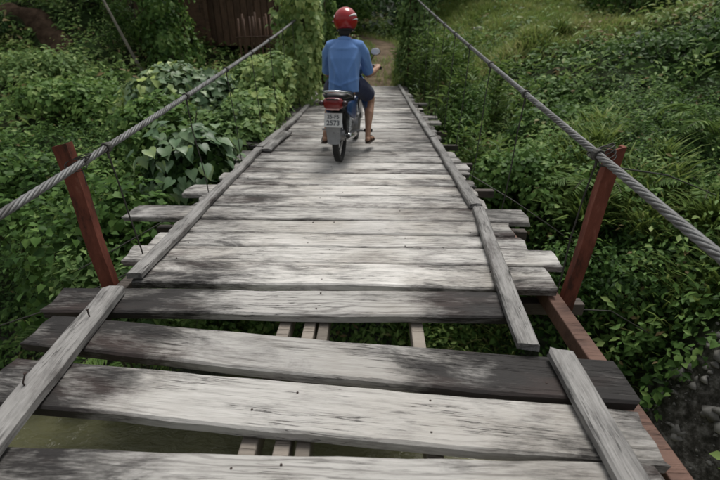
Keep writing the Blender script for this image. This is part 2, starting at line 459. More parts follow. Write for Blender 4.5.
def ribbon(name, pts, width, mat, lift=.02, across=7):
    vs, fs = [], []
    for i, (px, py) in enumerate(pts):
        j = min(i + 1, len(pts) - 1); k = max(i - 1, 0)
        d = np.array(pts[j]) - np.array(pts[k]); d = d / np.linalg.norm(d); nrm = np.array([-d[1], d[0]])
        w = (width if not hasattr(width, '__call__') else width(py)) * (.85 + .3 * vnoise(i * .6, 1.7, 21))
        for q in range(across):
            t = (q / (across - 1) - .5) * w
            x, y = px + nrm[0] * t, py + nrm[1] * t
            e = abs(q / (across - 1) - .5) * 2
            vs.append((x, y, float(ground(x, y)) + lift + (.03 * (1 - e * e)) - (.09 if e > .99 else 0)))
    for i in range(len(pts) - 1):
        for q in range(across - 1): fs.append((i * across + q, i * across + q + 1, (i + 1) * across + q + 1, (i + 1) * across + q))
    return tag(mesh_obj(name, vs, fs, mat, smooth=True), kind='structure')
ribbon('dirt_path', [(float(path_x(y)), y) for y in np.arange(13.05, 30, .3)], lambda q: 1.1 + 1.1 * float(ss(16.5, 19, q)), MT['path'], .03)
ribbon('dirt_path', [(-8.3 - t * 1.9, 12.6 + t * 1.5 + .3 * math.sin(t * 2)) for t in np.arange(.35, 4, .12)], .65, MT['scar'], .05)

# ------------------------------------------------------------------ vegetation helpers
TH = np.array([(0, 0, 0), (0, .5, -.05), (0, 1, -.16), (-.36, -.10, .05), (-.47, .32, .10), (.36, -.10, .05), (.47, .32, .10)])
FH = np.array([(0, 1, 4), (0, 4, 3), (1, 2, 4), (1, 0, 6), (6, 0, 5), (2, 1, 6)])
TD = np.array([(0, 0, 0), (0, 1, -.12), (-.24, .45, .06), (.24, .45, .06)])
FD = np.array([(0, 1, 2), (0, 3, 1)])
TS = np.array([(0, 0, 0), (0, 1, -.15), (-.11, .4, .03), (.11, .4, .03)])       # slender leaf
TG = np.array([(-.03, 0, 0), (.03, 0, 0), (-.03, .4, .03), (.03, .4, .03), (-.018, .75, -.06), (.018, .75, -.06), (0, 1, -.24)])
FG = np.array([(0, 1, 3), (0, 3, 2), (2, 3, 5), (2, 5, 4), (4, 5, 6)])
KIND = {'heart': (TH, FH), 'oval': (TD, FD), 'slender': (TS, FD), 'blade': (TG, FG)}

def nrm(a): return a / np.maximum(np.linalg.norm(a, axis=-1, keepdims=True), 1e-9)

def leaves(P, N, S, T, kind, D=None):
    """vertex, face and tint arrays of one leaf per row of P; N leaf face normal, D leaf direction"""
    n = len(P); t, f = KIND[kind]
    N = nrm(N)
    if D is None: D = rng.normal(size=(n, 3)); D[:, 2] -= .5
    Y = nrm(D - N * (D * N).sum(1, keepdims=True)); X = np.cross(Y, N)
    curl = .5 + rng.random((n, 1, 1)) * 1.2
    V = P[:, None] + S[:, None, None] * (t[None, :, 0:1] * X[:, None] + t[None, :, 1:2] * Y[:, None] + t[None, :, 2:3] * curl * N[:, None])
    F = f[None] + (np.arange(n) * len(t))[:, None, None]
    return V.reshape(-1, 3), F.reshape(-1, 3), np.repeat(T, len(t))

def cat(parts):
    V, F, T = [], [], []; b = 0
    for v, f, t in parts:
        V.append(v); F.append(f + b); T.append(t); b += len(v)
    return np.concatenate(V), np.concatenate(F), np.concatenate(T)

def in_view(x, y, m=2.2):                      # what a lens near the camera could see
    return np.abs(x) < .95 * y + m

def clear_of_bridge(P, m=0.0):
    if m < -.2:                                # plants that hang in over the edge boards
        return ~((P[:, 0] > -1.42) & (P[:, 0] < .98) & (P[:, 1] < 13.0) & (P[:, 2] > -.26) & ((P[:, 2] < .03) | ((P[:, 0] > -1.42 - m) & (P[:, 0] < .98 + m))))
    return ~((P[:, 0] > -1.42 - m) & (P[:, 0] < .98 + m) & (P[:, 1] < 13.0) & (P[:, 2] > -.26))

def scatter(n, x0, x1, y0, y1):
    x = rng.uniform(x0, x1, n); y = rng.uniform(y0, y1, n)
    return x, y

def gnormal(x, y, e=.08):
    gx = (ground(x + e, y) - ground(x - e, y)) / (2 * e); gy = (ground(x, y + e) - ground(x, y - e)) / (2 * e)
    return nrm(np.stack([-gx, -gy, np.ones_like(gx)], 1))

def mask_bare(x, y):
    s = y - shore(x)
    bare = (np.abs(x - path_x(y)) < .62 + .5 * ss(16.5, 19, y)) & (y > 12.6)
    t = (-8.3 - x) / 1.9
    sc = (np.abs(y - (12.6 + t * 1.5 + .3 * np.sin(t * 2))) < .4) & (t > .3) & (t < 4)
    mud = (s < -.05 + .3 * vnoise(x * 2, y * 2, 8)) | ((x > 1.2) & (y < 2.55 + .5 * vnoise(x * 3, y * 3, 31)) & (s < 2.2) & (vnoise(x * 4.3, y * 4.3, 44) < .66))
    grassy = (x > 2.0) & (x < 10) & (y > 11.2 + .15 * (x - 2)) & (y < 23) & (vnoise(x * .8, y * .8, 12) < .72)
    return bare | sc | mud, grassy

def ground_cover(name, n, box, size, kind, mat, label, cat_, thick, keep=None, tb=.45):
    x, y = scatter(n, *box)
    k = in_view(x, y)
    bare, grassy = mask_bare(x, y)
    k &= ~bare & (~grassy | (rng.random(len(x)) < .3))
    if keep is not None: k &= keep(x, y)
    x, y = x[k], y[k]; m = len(x)
    gn = gnormal(x, y)
    clump = vnoise(x * 4.3, y * 4.3, 62)
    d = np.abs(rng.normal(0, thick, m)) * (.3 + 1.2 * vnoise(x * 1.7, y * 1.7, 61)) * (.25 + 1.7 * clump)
    P = np.stack([x, y, ground(x, y)], 1) + gn * d[:, None] + rng.normal(0, .02, (m, 3))
    N = gn * .9 + np.array([0, -.15, .6]) + rng.normal(0, .42, (m, 3))
    S = size[0] + (size[1] - size[0]) * rng.random(m) ** 1.6
    S *= .7 + .6 * vnoise(x * .6, y * .6, 77)
    Tn = tb + rng.normal(0, .15, m) + .5 * (vnoise(x * .55, y * .55, 90) - .5) + .3 * (vnoise(x * 2.6, y * 2.6, 91) - .5) + np.clip(d - thick * .7, -.15, .3) * .9  # last term paints light and shade: clump tops lighter, buried leaves darker
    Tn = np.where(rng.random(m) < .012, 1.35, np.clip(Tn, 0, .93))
    ok = clear_of_bridge(P)
    sp = vnoise(x * .8 + 9, y * .8, 33) + rng.normal(0, .09, m)
    parts = []
    for kd, lo, hi, k_ in (('oval', -9, .46, 1.25), (kind, .46, .66, 1.), ('slender', .66, .74, 1.8), ('oval', .74, 9, 1.1)):
        q = ok & (sp >= lo) & (sp < hi)
        if q.sum(): parts.append(leaves(P[q], N[q], S[q] * k_, Tn[q], kd))
    V, F, T = cat(parts)
    o = link(bpy.data.objects.new(name, tri_mesh(name, V, F, mat, T)))
    return tag(o, label, cat_, kind='stuff')

def stem_tubes(mb, paths, r=.006):
    for p in paths: mb.tube(p, [r * (1 - .6 * i / (len(p) - 1)) for i in range(len(p))], 5)

def bush(name, label, cat_, loc, rad, n, kind, size, mat, lumps=9, group=None, seed=0, tb=.5, droop=.5, base=True, zfill=.0, stems=5):
    """a leafy mound: several overlapping lumps of single leaves over a few stems"""
    g = np.random.default_rng(seed + 100)
    root = empty(name, loc)
    rad = np.array(rad)
    L = g.normal(size=(lumps, 3)); L = nrm(L); L[:, 2] = np.abs(L[:, 2]) * .95 - zfill
    C = L * rad * .55; LR = (.34 + .28 * g.random(lumps))
    w = LR ** 2; which = g.choice(lumps, n, p=w / w.sum())
    d = nrm(g.normal(size=(n, 3))); d[:, 2] = np.where(d[:, 2] < -.35, -d[:, 2], d[:, 2])
    rr = 1 - np.abs(g.normal(0, .20, n))
    P = C[which] + d * (LR[which] * rr)[:, None] * rad + np.array([0, 0, rad[2] * .35])
    N = d * .8 + np.array([0, -.1, .5]) + g.normal(0, .4, (n, 3))
    S = (size[0] + (size[1] - size[0]) * g.random(n) ** 1.5)
    T = np.clip(tb + g.normal(0, .14, n) + .25 * (g.random(lumps)[which] - .5), 0, 1)
    gz = ground(P[:, 0] + loc[0], P[:, 1] + loc[1]) - loc[2]
    Pw = P + np.array(loc)
    ok = (P[:, 2] > gz - .05) & clear_of_bridge(Pw, -.03)
    V, F, T = leaves(P[ok], N[ok], S[ok], T[ok], kind)
    fo = bpy.data.objects.new('foliage', tri_mesh('foliage', V, F, mat, T)); link(fo, root); fo['kind'] = 'stuff'
    mb = MB()
    for q in range(stems):
        t = C[q % lumps]
        mb.tube([(t[0] * .1, t[1] * .1, -.1), (t[0] * .5, t[1] * .5, rad[2] * .3), (t[0], t[1], t[2] * .8 + rad[2] * .35)], [.014, .01, .005], 5)
    mb.build('stem', MT['stem'], root)
    return tag(root, label, cat_, group)

def on_ground(x, y, dz=0): return (x, y, float(ground(x, y)) + dz)
# ---------------------------------------------------------------- PART2
# ------------------------------------------------------------------ the footbridge
bridge = empty('footbridge', (-.25, 2.0, 0))
tag(bridge, 'weathered plank footbridge hung from twisted steel cables above a muddy stream', 'bridge')
BO = Vector((-.25, 2.0, 0))

def board(name, x0, y0, x1, y1, w0, w1, t, z0, z1, mat, stain=None, wob=.006, rag=.015, seg=.11, seed=0, parent=bridge, roll=0.0, bow=0.0, sag=0.0, label=None):
    """one board from (x0,y0) to (x1,y1): uneven sawn edges, ragged ends, worn arrises"""
    g = random.Random(seed * 7919 + 13)
    a, b = Vector((x0, y0, z0)), Vector((x1, y1, z1)); d = b - a; L = d.length
    c = (a + b) / 2
    n = max(6, int(L / seg)); ph = [g.uniform(0, 6.3) for _ in range(8)]
    vs, fs, st = [], [], []
    m = 8
    for i in range(n + 1):
        u = i / n; x = (u - .5) * L; w = w0 + (w1 - w0) * u
        e = lambda k: wob * (math.sin(x * 3.1 + ph[k]) + .6 * math.sin(x * 7.7 + ph[k + 1]) + .35 * math.sin(x * 17 + ph[k + 2])) + g.uniform(-.25, .25) * wob
        lo, hi = -w / 2 + e(0), w / 2 + e(3)
        by = bow * (1 - (2 * u - 1) ** 2); zz = -sag * (1 - (2 * u - 1) ** 2) + .002 * math.sin(x * 5 + ph[6])
        rl = roll * math.sin(x * 1.7 + ph[7])
        bv = .007 + g.uniform(0, .004)
        prof = [(lo, -t), (hi, -t), (hi, -bv), (hi - bv, 0), (hi * .33, .0015), (lo * .33, .0015), (lo + bv, 0), (lo, -bv)]
        for q, (py, pz) in enumerate(prof):
            ex = 0
            if i in (0, n): ex = (g.uniform(-rag, rag)) * (1 if q > 1 else .6)
            vs.append((x + ex, py + by, pz + zz + rl * py))
            wx_ = c.x + d.x / L * x
            st.append(stain(wx_, py / (w / 2)) if stain else .3)
    for i in range(n):
        for q in range(m): fs.append((i * m + q, i * m + (q + 1) % m, (i + 1) * m + (q + 1) % m, (i + 1) * m + q))
    fs += [tuple(reversed(range(m))), tuple(range(n * m, n * m + m))]
    rz = math.atan2(d.y, d.x); ry = -math.asin(d.z / L)
    o = mesh_obj(name, vs, [tuple(reversed(f)) for f in fs], mat, parent, loc=c - (BO if parent is bridge else Vector((0, 0, 0))), rot=(0, ry, rz))
    at = o.data.attributes.new('stain', 'FLOAT', 'POINT'); at.data.foreach_set('value', st)
    bm = bmesh.new(); bm.from_mesh(o.data); bmesh.ops.recalc_face_normals(bm, faces=bm.faces[:]); bm.to_mesh(o.data); bm.free()
    if label: o['label'] = label
    return o

def stainer(l=.7, c=.12, r=.7, xl=-.85, xr=.45, soft=.35):
    def f(x, v):
        e = .10 * abs(v) ** 6
        a_ = float(ss(xl + soft, xl - soft, x)); b_ = float(ss(xr - soft, xr + soft, x))
        return c + (l - c) * a_ + (r - c) * b_ + e
    return f

T = .042
# the near, loose boards
board('plank', -1.42, .84, .89, .82, .23, .25, T, -.004, -.004, MT['plank'], stainer(.95, .14, .7, -.75, .55, .3), .004, .02, seed=1, roll=.03)
board('plank', -1.45, 1.252, .93, 1.055, .232, .228, T, .004, .0, MT['plank'], stainer(.95, .04, .62, -.88, .56, .22), .0035, .02, seed=2, roll=.02, bow=-.012)
board('plank', -1.50, 1.562, .975, 1.30, .20, .245, T, .002, .006, MT['plank'], stainer(1.05, .06, 1.15, -.80, .18, .22), .004, .02, seed=3, roll=.04, bow=-.018, label='board blackened at both ends with a pale middle')
board('plank', -1.60, 1.81, .71, 1.828, .22, .225, T, .0, .0, MT['plank'], stainer(1.05, .08, 1.1, -.75, .26, .22), .003, .03, seed=4)
# boards laid closely: (near edge y, far edge y, left end x, right end x, stains)
rows = [(1.985, 2.236, -1.30, .99, .85, .20, .62), (2.243, 2.455, -1.50, 1.12, .45, .12, .45), (2.461, 2.66, -1.44, 1.00, .5, .16, .58),
        (2.668, 2.892, -1.40, .97, .55, .09, .66), (2.905, 3.155, -1.84, 1.15, .6, .20, .72), (3.166, 3.44, -1.42, .90, .8, .42, .72),
        (3.462, 3.72, -1.62, .89, .55, .06, .6), (3.738, 3.92, -1.40, .92, .7, .34, .7), (3.93, 4.11, -1.46, .88, .6, .2, .6),
        (4.13, 4.292, -1.40, .95, .75, .46, .8), (4.305, 4.55, -1.45, 1.0, .65, .12, .55), (4.558, 4.79, -1.52, .94, .6, .3, .65)]
y = 4.81
gg = random.Random(5)
while y < 12.9:
    w = gg.uniform(.17, .27)
    over = gg.random()
    rows.append((y, y + w, -1.42 - gg.random() * .14 - (.35 if over < .1 else 0), .85 + gg.random() * .09 + (.2 if over > .93 else 0),
                 gg.uniform(.55, .85), gg.choice([.12, .2, .3, .4, .5, .6]), gg.uniform(.55, .85)))
    y += w + gg.choice([.006, .008, .012, .02, .03])
for i, (ya, yb, xa, xb, sl, sc, sr) in enumerate(rows):
    sk = gg.uniform(-.006, .006)
    zt = gg.uniform(-.006, .006)
    board('plank', xa, (ya + yb) / 2 + sk, xb, (ya + yb) / 2 - sk, yb - ya + gg.uniform(-.006, .002), yb - ya + gg.uniform(-.008, .002), T, zt, zt + gg.uniform(-.004, .004),
          MT['plank'], stainer(sl, sc, sr, gg.uniform(-.95, -.6), gg.uniform(.2, .5), gg.uniform(.2, .4)), .002 if ya > 2.5 else .003, .02, seg=.11 if ya < 5 else .2, seed=20 + i, roll=gg.uniform(0, .02))
for o in [q for q in bridge.children if q.name.startswith('plank') and q.matrix_basis.translation.y < 5.0]:
    mb = MB(); gq = random.Random(len(o.name) * 31 + int(o.location.y * 1000))
    for xw in (-1.18, -.42, -.26, .22, .68):
        for v_ in (-.06, .06):
            if gq.random() < .6: continue
            mb.lathe([(-.004, .0045), (.0015, .0045), (.003, .002)], 7, (xw - BO.x - o.location.x + gq.uniform(-.012, .012), v_ + gq.uniform(-.02, .02), .001), 'Z')
    nh = mb.build('nail_heads', MT['nail'], o); nh['kind'] = 'stuff'
for k in range(8):                                 # the deck goes on a little behind the camera
    board('plank', -1.42, .56 - k * .25, .95, .56 - k * .25, .23, .235, T, 0, 0, MT['plank'], stainer(), seed=90 + k, seg=.25)

# edge boards nailed on top of the planks
KH = .036
def kst(x, v): return .16 + .2 * abs(v) ** 4
def kerb(x0, y0, x1, y1, w, t=KH, z=.05, seed=0, z1=None, wob=.003, stain=kst):
    return board('kerb_board', x0, y0, x1, y1, w, w, t, z, z1 if z1 is not None else z, MT['kerb'], stain, wob, .012, seg=.12, seed=seed)
kA = kerb(-1.315, 1.85, -1.16, .62, .105, .04, .054, 201)
kB = kerb(-1.285, 1.99, -1.335, 5.05, .085, .036, .05, 202)
kerb(-1.325, 5.02, -1.27, 6.9, .09, .04, .06, 203, wob=.008)
kerb(-1.235, 4.95, -1.19, 5.95, .13, .03, .045, 204, .06, .01, stain=lambda x, v: .5)
kerb(-1.265, 6.95, -1.29, 9.2, .09, .036, .05, 205)
kerb(-1.29, 9.25, -1.27, 12.9, .09, .036, .05, 206)
R1 = kerb(.775, 1.415, .755, .45, .098, .036, .055, 211)
kerb(.655, 1.45, .805, 3.08, .088, .036, .052, 212)
kerb(.80, 3.14, .79, 5.66, .09, .036, .05, 213)
kerb(.785, 5.7, .745, 9.1, .085, .036, .05, 214)
kerb(.75, 9.15, .735, 12.9, .085, .036, .05, 215)
# nails sticking out of the near edge boards
def nail(par, u, v, lean):
    mb = MB(); mb.tube([(u, v, -.01), (u + .004, v, .018), (u + lean, v + .006, .045)], .003, 6); mb.lathe([(0, .0065), (.003, .0065)], 8, (u + lean, v + .006, .044), 'Z')
    mb.build('nail', MT['nail'], par)
for par, L in ((kA, [(-.35, .01, .012), (.08, -.02, -.014)]), (kB, [])):
    for u, v, l in L: nail(par, u, v, l)

# long timbers under the deck
for x, w, s in ((-.415, .058, 1), (-.292, .055, 2), (-.226, .05, 3), (.225, .058, 4)):
    mb = MB(); mb.box((x + .25, 4.6, -.10), (w, 11.4, .085), bev=.006)
    o = mb.build('stringer', MT['fresh'], bridge); o.rotation_euler = (0, 0, R([0, .35, -.15, .2, -.3][s]))
for x, nm, mt, w, ya, yb in ((.985, 'edge_beam', 'brown', .075, -1.2, 3.25), (.83, 'edge_beam', 'dark_beam', .075, 3.2, 12.8), (-1.40, 'edge_beam', 'dark_beam', .07, -1.2, 12.8)):
    mb = MB(); mb.box((x + .25, (ya + yb) / 2 - 2, -.105), (w, yb - ya, .09), bev=.006); mb.build(nm, MT[mt], bridge)
for y in [-.5, .5] + list(np.arange(2.1, 12.8, 1.0)):
    mb = MB(); mb.box((0, y - 2.0, -.19), (2.9, .07, .075), bev=.005); mb.build('cross_beam', MT['dark_beam'], bridge)

# red steel posts
def post(x, y, lx, z0, z1, w, dp, name='post'):
    mb = MB()
    h = z1 - z0
    # a channel section: web and two flanges
    prof = [(-w / 2, -dp / 2), (w / 2, -dp / 2), (w / 2, dp / 2), (w / 2 - .012, dp / 2), (w / 2 - .012, -dp / 2 + .012), (-w / 2 + .012, -dp / 2 + .012), (-w / 2 + .012, dp / 2), (-w / 2, dp / 2)]
    N = 8; k = len(prof)
    vs = [(px + lx * (i / N), py + .006 * math.sin(i * 1.3), z0 + h * i / N + (.02 * px / w if i == N else 0)) for i in range(N + 1) for px, py in prof]
    fs = [(i * k + j, i * k + (j + 1) % k, (i + 1) * k + (j + 1) % k, (i + 1) * k + j) for i in range(N) for j in range(k)]
    fs += [tuple(reversed(range(k))), tuple(range(N * k, N * k + k))]
    mb.add(vs, fs)
    return mb.build(name, MT['red_steel'], bridge, loc=Vector((x, y, 0)) - BO)
post(-1.50, 2.10, -.045, -.26, .72, .078, .05)['label'] = 'red painted steel post on the left edge of the deck'
post(1.095, 2.08, .065, -.26, .725, .068, .05)['label'] = 'red painted steel post on the right edge of the deck'

# twisted main cables
def cable_z(side, y):
    if side < 0: p = np.polyfit([1.535, 2.022, 3.0, 8.857], [.577, .62, .743, 1.524], 2)
    else: p = np.polyfit([1.187, 1.94, 3.862, 11.895], [.603, .686, .949, 2.066], 2)
    return np.polyval(p, y)
def cable(side, X, r=.0165):
    yy = np.concatenate([np.arange(-1.5, 6, .02), np.arange(6, 13.6, .05)])
    par = None
    for s in range(6):
        ph = 2 * math.pi * s / 6 + yy * 2 * math.pi / .27
        pts = [(X + .0115 * math.cos(p), y_, float(cable_z(side, y_)) + .0115 * math.sin(p)) for p, y_ in zip(ph, yy)]
        mb = MB(); mb.tube([(p[0] - BO.x, p[1] - BO.y, p[2]) for p in pts], .0074, 6)
        if par is None:
            par = mb.build('cable', MT['cable'], bridge, smooth=True)
        else: mb.build('strand', MT['cable'], par, smooth=True)
    return par
cl = cable(-1, -1.452); cr_ = cable(1, 1.052)
cl['label'] = 'twisted steel cable on the left of the deck'; cr_['label'] = 'twisted steel cable on the right of the deck'
# clamps and hangers
def clamp(X, y, side, lab=None):
    z = float(cable_z(side, y)); mb = MB()
    mb.lathe([(-.018, .024), (-.014, .027), (.014, .027), (.018, .024)], 12, (X - BO.x, y - BO.y, z), 'Y')
    mb.tube([(X - BO.x, y - BO.y, z - .02), (X - BO.x, y - BO.y, z - .06)], .007, 6)
    return mb.build('clamp', MT['wire'], bridge)
for side, X, xd, ys_ in ((-1, -1.452, -1.40, [2.3, 3.45, 4.5, 5.5, 6.5, 7.5, 8.5, 9.5, 10.5, 11.5]), (1, 1.052, 1.01, [2.02, 3.15, 4.2, 5.2, 6.2, 7.2, 8.2, 9.2, 10.2, 11.2])):
    for y in ys_:
        clamp(X, y, side)
        z = float(cable_z(side, y)); mb = MB()
        pts = [(X - BO.x, y - BO.y, z - .03)]
        for t in (.25, .5, .75, 1): pts.append((X + (xd - X) * t - BO.x + .006 * math.sin(t * 7 + y), y + .04 * t - BO.y + .01 * math.sin(t * 5 + y * 3), (z - .03) * (1 - t) - .16 * t))
        mb.tube(pts, .0048, 6); mb.build('hanger', MT['wire'], bridge)
for X, y, side in ((-1.452, 2.085, -1), (1.052, 2.06, 1)):
    z = float(cable_z(side, y)); mb = MB(); px = X - .055 if side < 0 else X + .07
    for k in range(5):
        c0 = Vector(((X + px) / 2 - BO.x, y - BO.y + .012 * (k - 2), z + .006 * (k - 2)))
        mb.tube([(c0.x + .058 * math.cos(t), c0.y + .028 * math.sin(t) * (1 if k % 2 else .8), c0.z + .026 * math.sin(t + .5 * k)) for t in np.linspace(0, 6.6, 22)], .0028, 5)
    mb.tube([(X - BO.x, y - BO.y - .03, z - .02), (X - BO.x + .02, y - BO.y - .05, z - .06), (X - BO.x + .01, y - BO.y - .04, z - .11)], .0026, 5)
    mb.build('lashing', MT['wire'], bridge)
# stay wires that steady the deck against the banks
for pts in ([(-1.40, 4.4, -.16), (-1.75, 3.5, -.22), (-2.3, 2.9, -.45)], [(-1.5, 2.6, -.2), (-2.2, 2.45, -.5), (-3.3, 2.6, -.95)],
            [(1.06, 2.0, .66), (1.9, 2.75, .40), (3.4, 4.1, -.2)], [(1.03, 2.1, -.2), (1.7, 2.6, -.55), (3.0, 3.6, -1.6)], [(1.0, 5.2, -.2), (1.6, 4.6, -.45), (2.4, 4.0, -.9)]):
    mb = MB(); mb.tube([tuple(Vector(p) - BO) for p in pts], .005, 6); mb.build('stay_wire', MT['wire'], bridge)
# the far anchor posts that carry the cables
for X, s in ((-1.45, -1), (1.05, 1)):
    mb = MB(); z = float(cable_z(s, 13.5))
    mb.box((X - BO.x, 13.5 - BO.y, z / 2 - .3), (.16, .16, z + .8), bev=.01); mb.build('anchor_post', MT['hut_wood'], bridge)
# ------------------------------------------------------------------ motorcycle and rider
MT['black_rubber'] = plain('black_rubber', (.018, .018, .018), .75, var=.3, scale=30, bmp=.2)
MT['black_plastic'] = plain('black_plastic', (.022, .022, .024), .5, var=.2)
MT['seat_vinyl'] = plain('black_seat_vinyl', (.02, .02, .022), .45, var=.25, scale=30, bmp=.15)
MT['blue_paint'] = plain('blue_fairing_paint', (.02, .06, .17), .3, var=.12, bmp=0, spec=.5)
MT['chrome'] = plain('chrome', (.62, .63, .64), .22, metal=1.0, var=.1, bmp=0)
MT['steel'] = plain('dusty_steel', (.28, .28, .28), .45, metal=.8, var=.3)
MT['engine'] = plain('grey_engine_alloy', (.2, .2, .2), .5, metal=.6, var=.3)
MT['lamp_red'] = plain('red_lamp_plastic', (.19, .012, .014), .18, var=.2, scale=8, bmp=0, spec=.6)
MT['lamp_dark'] = plain('dark_lamp_housing', (.03, .012, .014), .3, bmp=0)
MT['lamp_pale'] = plain('pale_reflector_strip', (.55, .30, .28), .3, bmp=0)
MT['plate'] = plain('white_plate', (.62, .63, .62), .5, var=.08, scale=12)
MT['plate_ink'] = plain('plate_lettering', (.10, .11, .12), .6, var=.1)
MT['flap'] = plain('grey_mud_flap', (.25, .26, .27), .7, var=.2, scale=14)
MT['mirror'] = plain('mirror_glass', (.72, .73, .74), .3, metal=.25, var=.03, bmp=0)  # pale grey colour stands in for the sky reflected in the glass

BX, BY, BYAW = -.349, 4.555, R(-6)
bike = empty('motorcycle', (BX, BY, .008), BYAW)
tag(bike, 'small blue and black motorcycle with white licence plate ridden along the deck', 'motorcycle')

def wheel(y, r=.275):
    mb = MB()
    mb.lathe([(-.018, r - .052), (-.024, r - .04), (-.016, r - .058), (.016, r - .058), (.024, r - .04), (.018, r - .052), (.006, r - .047), (-.006, r - .047)], 40, (0, 0, 0), 'X', True)
    w = mb.build('wheel', MT['chrome'], bike, True, loc=(0, y, r))
    t = MB(); prof = []
    for k in range(14):
        a = 2 * math.pi * k / 14; prof.append((.036 * math.cos(a), r - .032 + .032 * math.sin(a)))
    t.lathe(prof, 44, (0, 0, 0), 'X', True); ty = t.build('tyre', MT['black_rubber'], w, True)
    tr = MB()
    for k in range(44):
        a = 2 * math.pi * k / 44
        for sx in (-1, 1):
            rot = Matrix.Rotation(a + (.035 if sx > 0 else 0), 3, 'X'); c = rot @ Vector((sx * .017, r - .004, 0)); tr.box(c, (.022, .007, .016), rot)
    tr.build('tread', MT['black_rubber'], ty)
    h = MB(); h.lathe([(-.06, .03), (-.055, .055), (.0, .06), (.055, .055), (.06, .03)], 20); hb = h.build('hub', MT['engine'], w, True)
    sp = MB()
    for k in range(28):
        a = 2 * math.pi * k / 28; b_ = a + (.35 if k % 2 else -.35); sx = .03 if k % 4 < 2 else -.03
        sp.tube([(sx, .055 * math.cos(b_), .055 * math.sin(b_)), (0, (r - .05) * math.cos(a), (r - .05) * math.sin(a))], .0017, 4)
    sp.build('spokes', MT['chrome'], w)
wheel(0); wheel(1.17)

# seat: one long saddle
def loft(secs, n=14, p=2.6):
    """sections (y, x half width, z low, z high) -> rounded box skin"""
    vs, fs = [], []
    for (y, hw, za, zb, *dx) in secs:
        x0 = dx[0] if dx else 0
        for j in range(n):
            t = 2 * math.pi * j / n; c, s = math.cos(t), math.sin(t)
            vs.append((x0 + hw * math.copysign(abs(c) ** (2 / p), c), y, (za + zb) / 2 + (zb - za) / 2 * math.copysign(abs(s) ** (2 / p), s)))
    k = len(secs)
    fs = [(i * n + j, i * n + (j + 1) % n, (i + 1) * n + (j + 1) % n, (i + 1) * n + j) for i in range(k - 1) for j in range(n)]
    fs += [tuple(range(n)), tuple(range((k - 1) * n, k * n))]
    return MB().add(vs, fs)
loft([(-.22, .06, .665, .70), (-.19, .10, .645, .715), (0, .115, .625, .722), (.2, .12, .615, .705), (.4, .105, .60, .685), (.55, .075, .59, .70), (.62, .04, .60, .69)], 16).build('seat', MT['seat_vinyl'], bike, True)
# tail cowl
loft([(-.30, .075, .60, .655), (-.24, .10, .575, .672), (-.05, .105, .53, .66), (.2, .115, .47, .64), (.42, .10, .42, .63), (.56, .07, .40, .60)], 14).build('tail_cowl', MT['black_plastic'], bike, True)
for sg in (-1, 1):
    loft([(-.12, .012, .53, .62, sg * .106), (.05, .016, .46, .62, sg * .115), (.25, .016, .40, .60, sg * .122), (.42, .012, .40, .57, sg * .112)], 10).build('side_panel', MT['blue_paint'], bike, True)
# grab rail
mb = MB(); mb.tube([(-.115, .12, .66), (-.122, -.08, .70), (-.11, -.23, .728), (-.06, -.285, .738), (0, -.295, .74), (.06, -.285, .738), (.11, -.23, .728), (.122, -.08, .70), (.115, .12, .66)], .012, 10)
mb.build('grab_rail', MT['chrome'], bike, True)
# tail lamp
mb = loft([(-.345, .06, .592, .672), (-.335, .085, .582, .684), (-.30, .098, .575, .69), (-.24, .09, .58, .68)], 16, 3.2); lamp = mb.build('tail_lamp', MT['lamp_red'], bike, True)
mb = MB(); mb.box((0, -.345, .676), (.12, .014, .012), bev=.003); mb.build('upper_trim', MT['lamp_dark'], lamp)
mb = MB(); mb.box((0, -.346, .585), (.13, .012, .016), bev=.003); mb.build('reflector', MT['lamp_pale'], lamp)
for sg in (-1, 1):
    mb = MB(); mb.ell((sg * .112, -.30, .635), (.03, .035, .026), 12, 8); mb.build('indicator', MT['lamp_dark'], bike, True)
# plate, with its lettering, and the flap below it
rotp = Matrix.Rotation(R(-14), 3, 'X')
mb = MB(); mb.box((0, 0, 0), (.176, .006, .132), bev=.0025); pl = mb.build('licence_plate', MT['plate'], bike, loc=(0, -.325, .482), rot=(R(-14), 0, 0))
def lettering(txt, size, loc, parent, mat):
    cu = bpy.data.curves.new('lettering', 'FONT'); cu.body = txt; cu.size = size; cu.align_x = 'CENTER'; cu.align_y = 'CENTER'; cu.extrude = .0006; cu.offset = .0012
    t = bpy.data.objects.new('tmp', cu); col.objects.link(t); dg = bpy.context.evaluated_depsgraph_get(); dg.update()
    m_ = bpy.data.meshes.new_from_object(t.evaluated_get(dg)); bpy.data.objects.remove(t); m_.materials.clear(); m_.materials.append(mat)
    o = bpy.data.objects.new('lettering', m_); o.location = loc; o.rotation_euler = (R(90), 0, 0); return link(o, parent)
lettering('25-F5', .052, (0, -.0045, .031), pl, MT['plate_ink'])
lettering('2573', .066, (0, -.0045, -.028), pl, MT['plate_ink'])
mb = MB()
N = 7; vs = []
for i in range(N):
    t = i / (N - 1); z = .43 - .19 * t; y = -.315 + .03 * math.sin(t * 1.8); hw = .074 - .012 * t
    for x in (-hw, -hw * .4, hw * .4, hw): vs.append((x - .008, y - .010 * (abs(x) < hw * .6), z - (.006 if abs(x) > hw * .6 and i == N - 1 else 0) * -1))
fr_ = [(i * 4 + j, i * 4 + j + 1, i * 4 + 5 + j, i * 4 + 4 + j) for i in range(N - 1) for j in range(3)]
nv = len(vs); vs += [(p[0], p[1] + .006, p[2]) for p in vs]
fr_ += [tuple(reversed([q + nv for q in f])) for f in fr_]
edge = [(i * 4, (i + 1) * 4) for i in range(N - 1)] + [((i + 1) * 4 + 3, i * 4 + 3) for i in range(N - 1)] + [((N - 1) * 4 + j, (N - 1) * 4 + j + 1) for j in range(3)] + [(j + 1, j) for j in range(3)]
fr_ += [(a_, b_, b_ + nv, a_ + nv) for a_, b_ in edge]
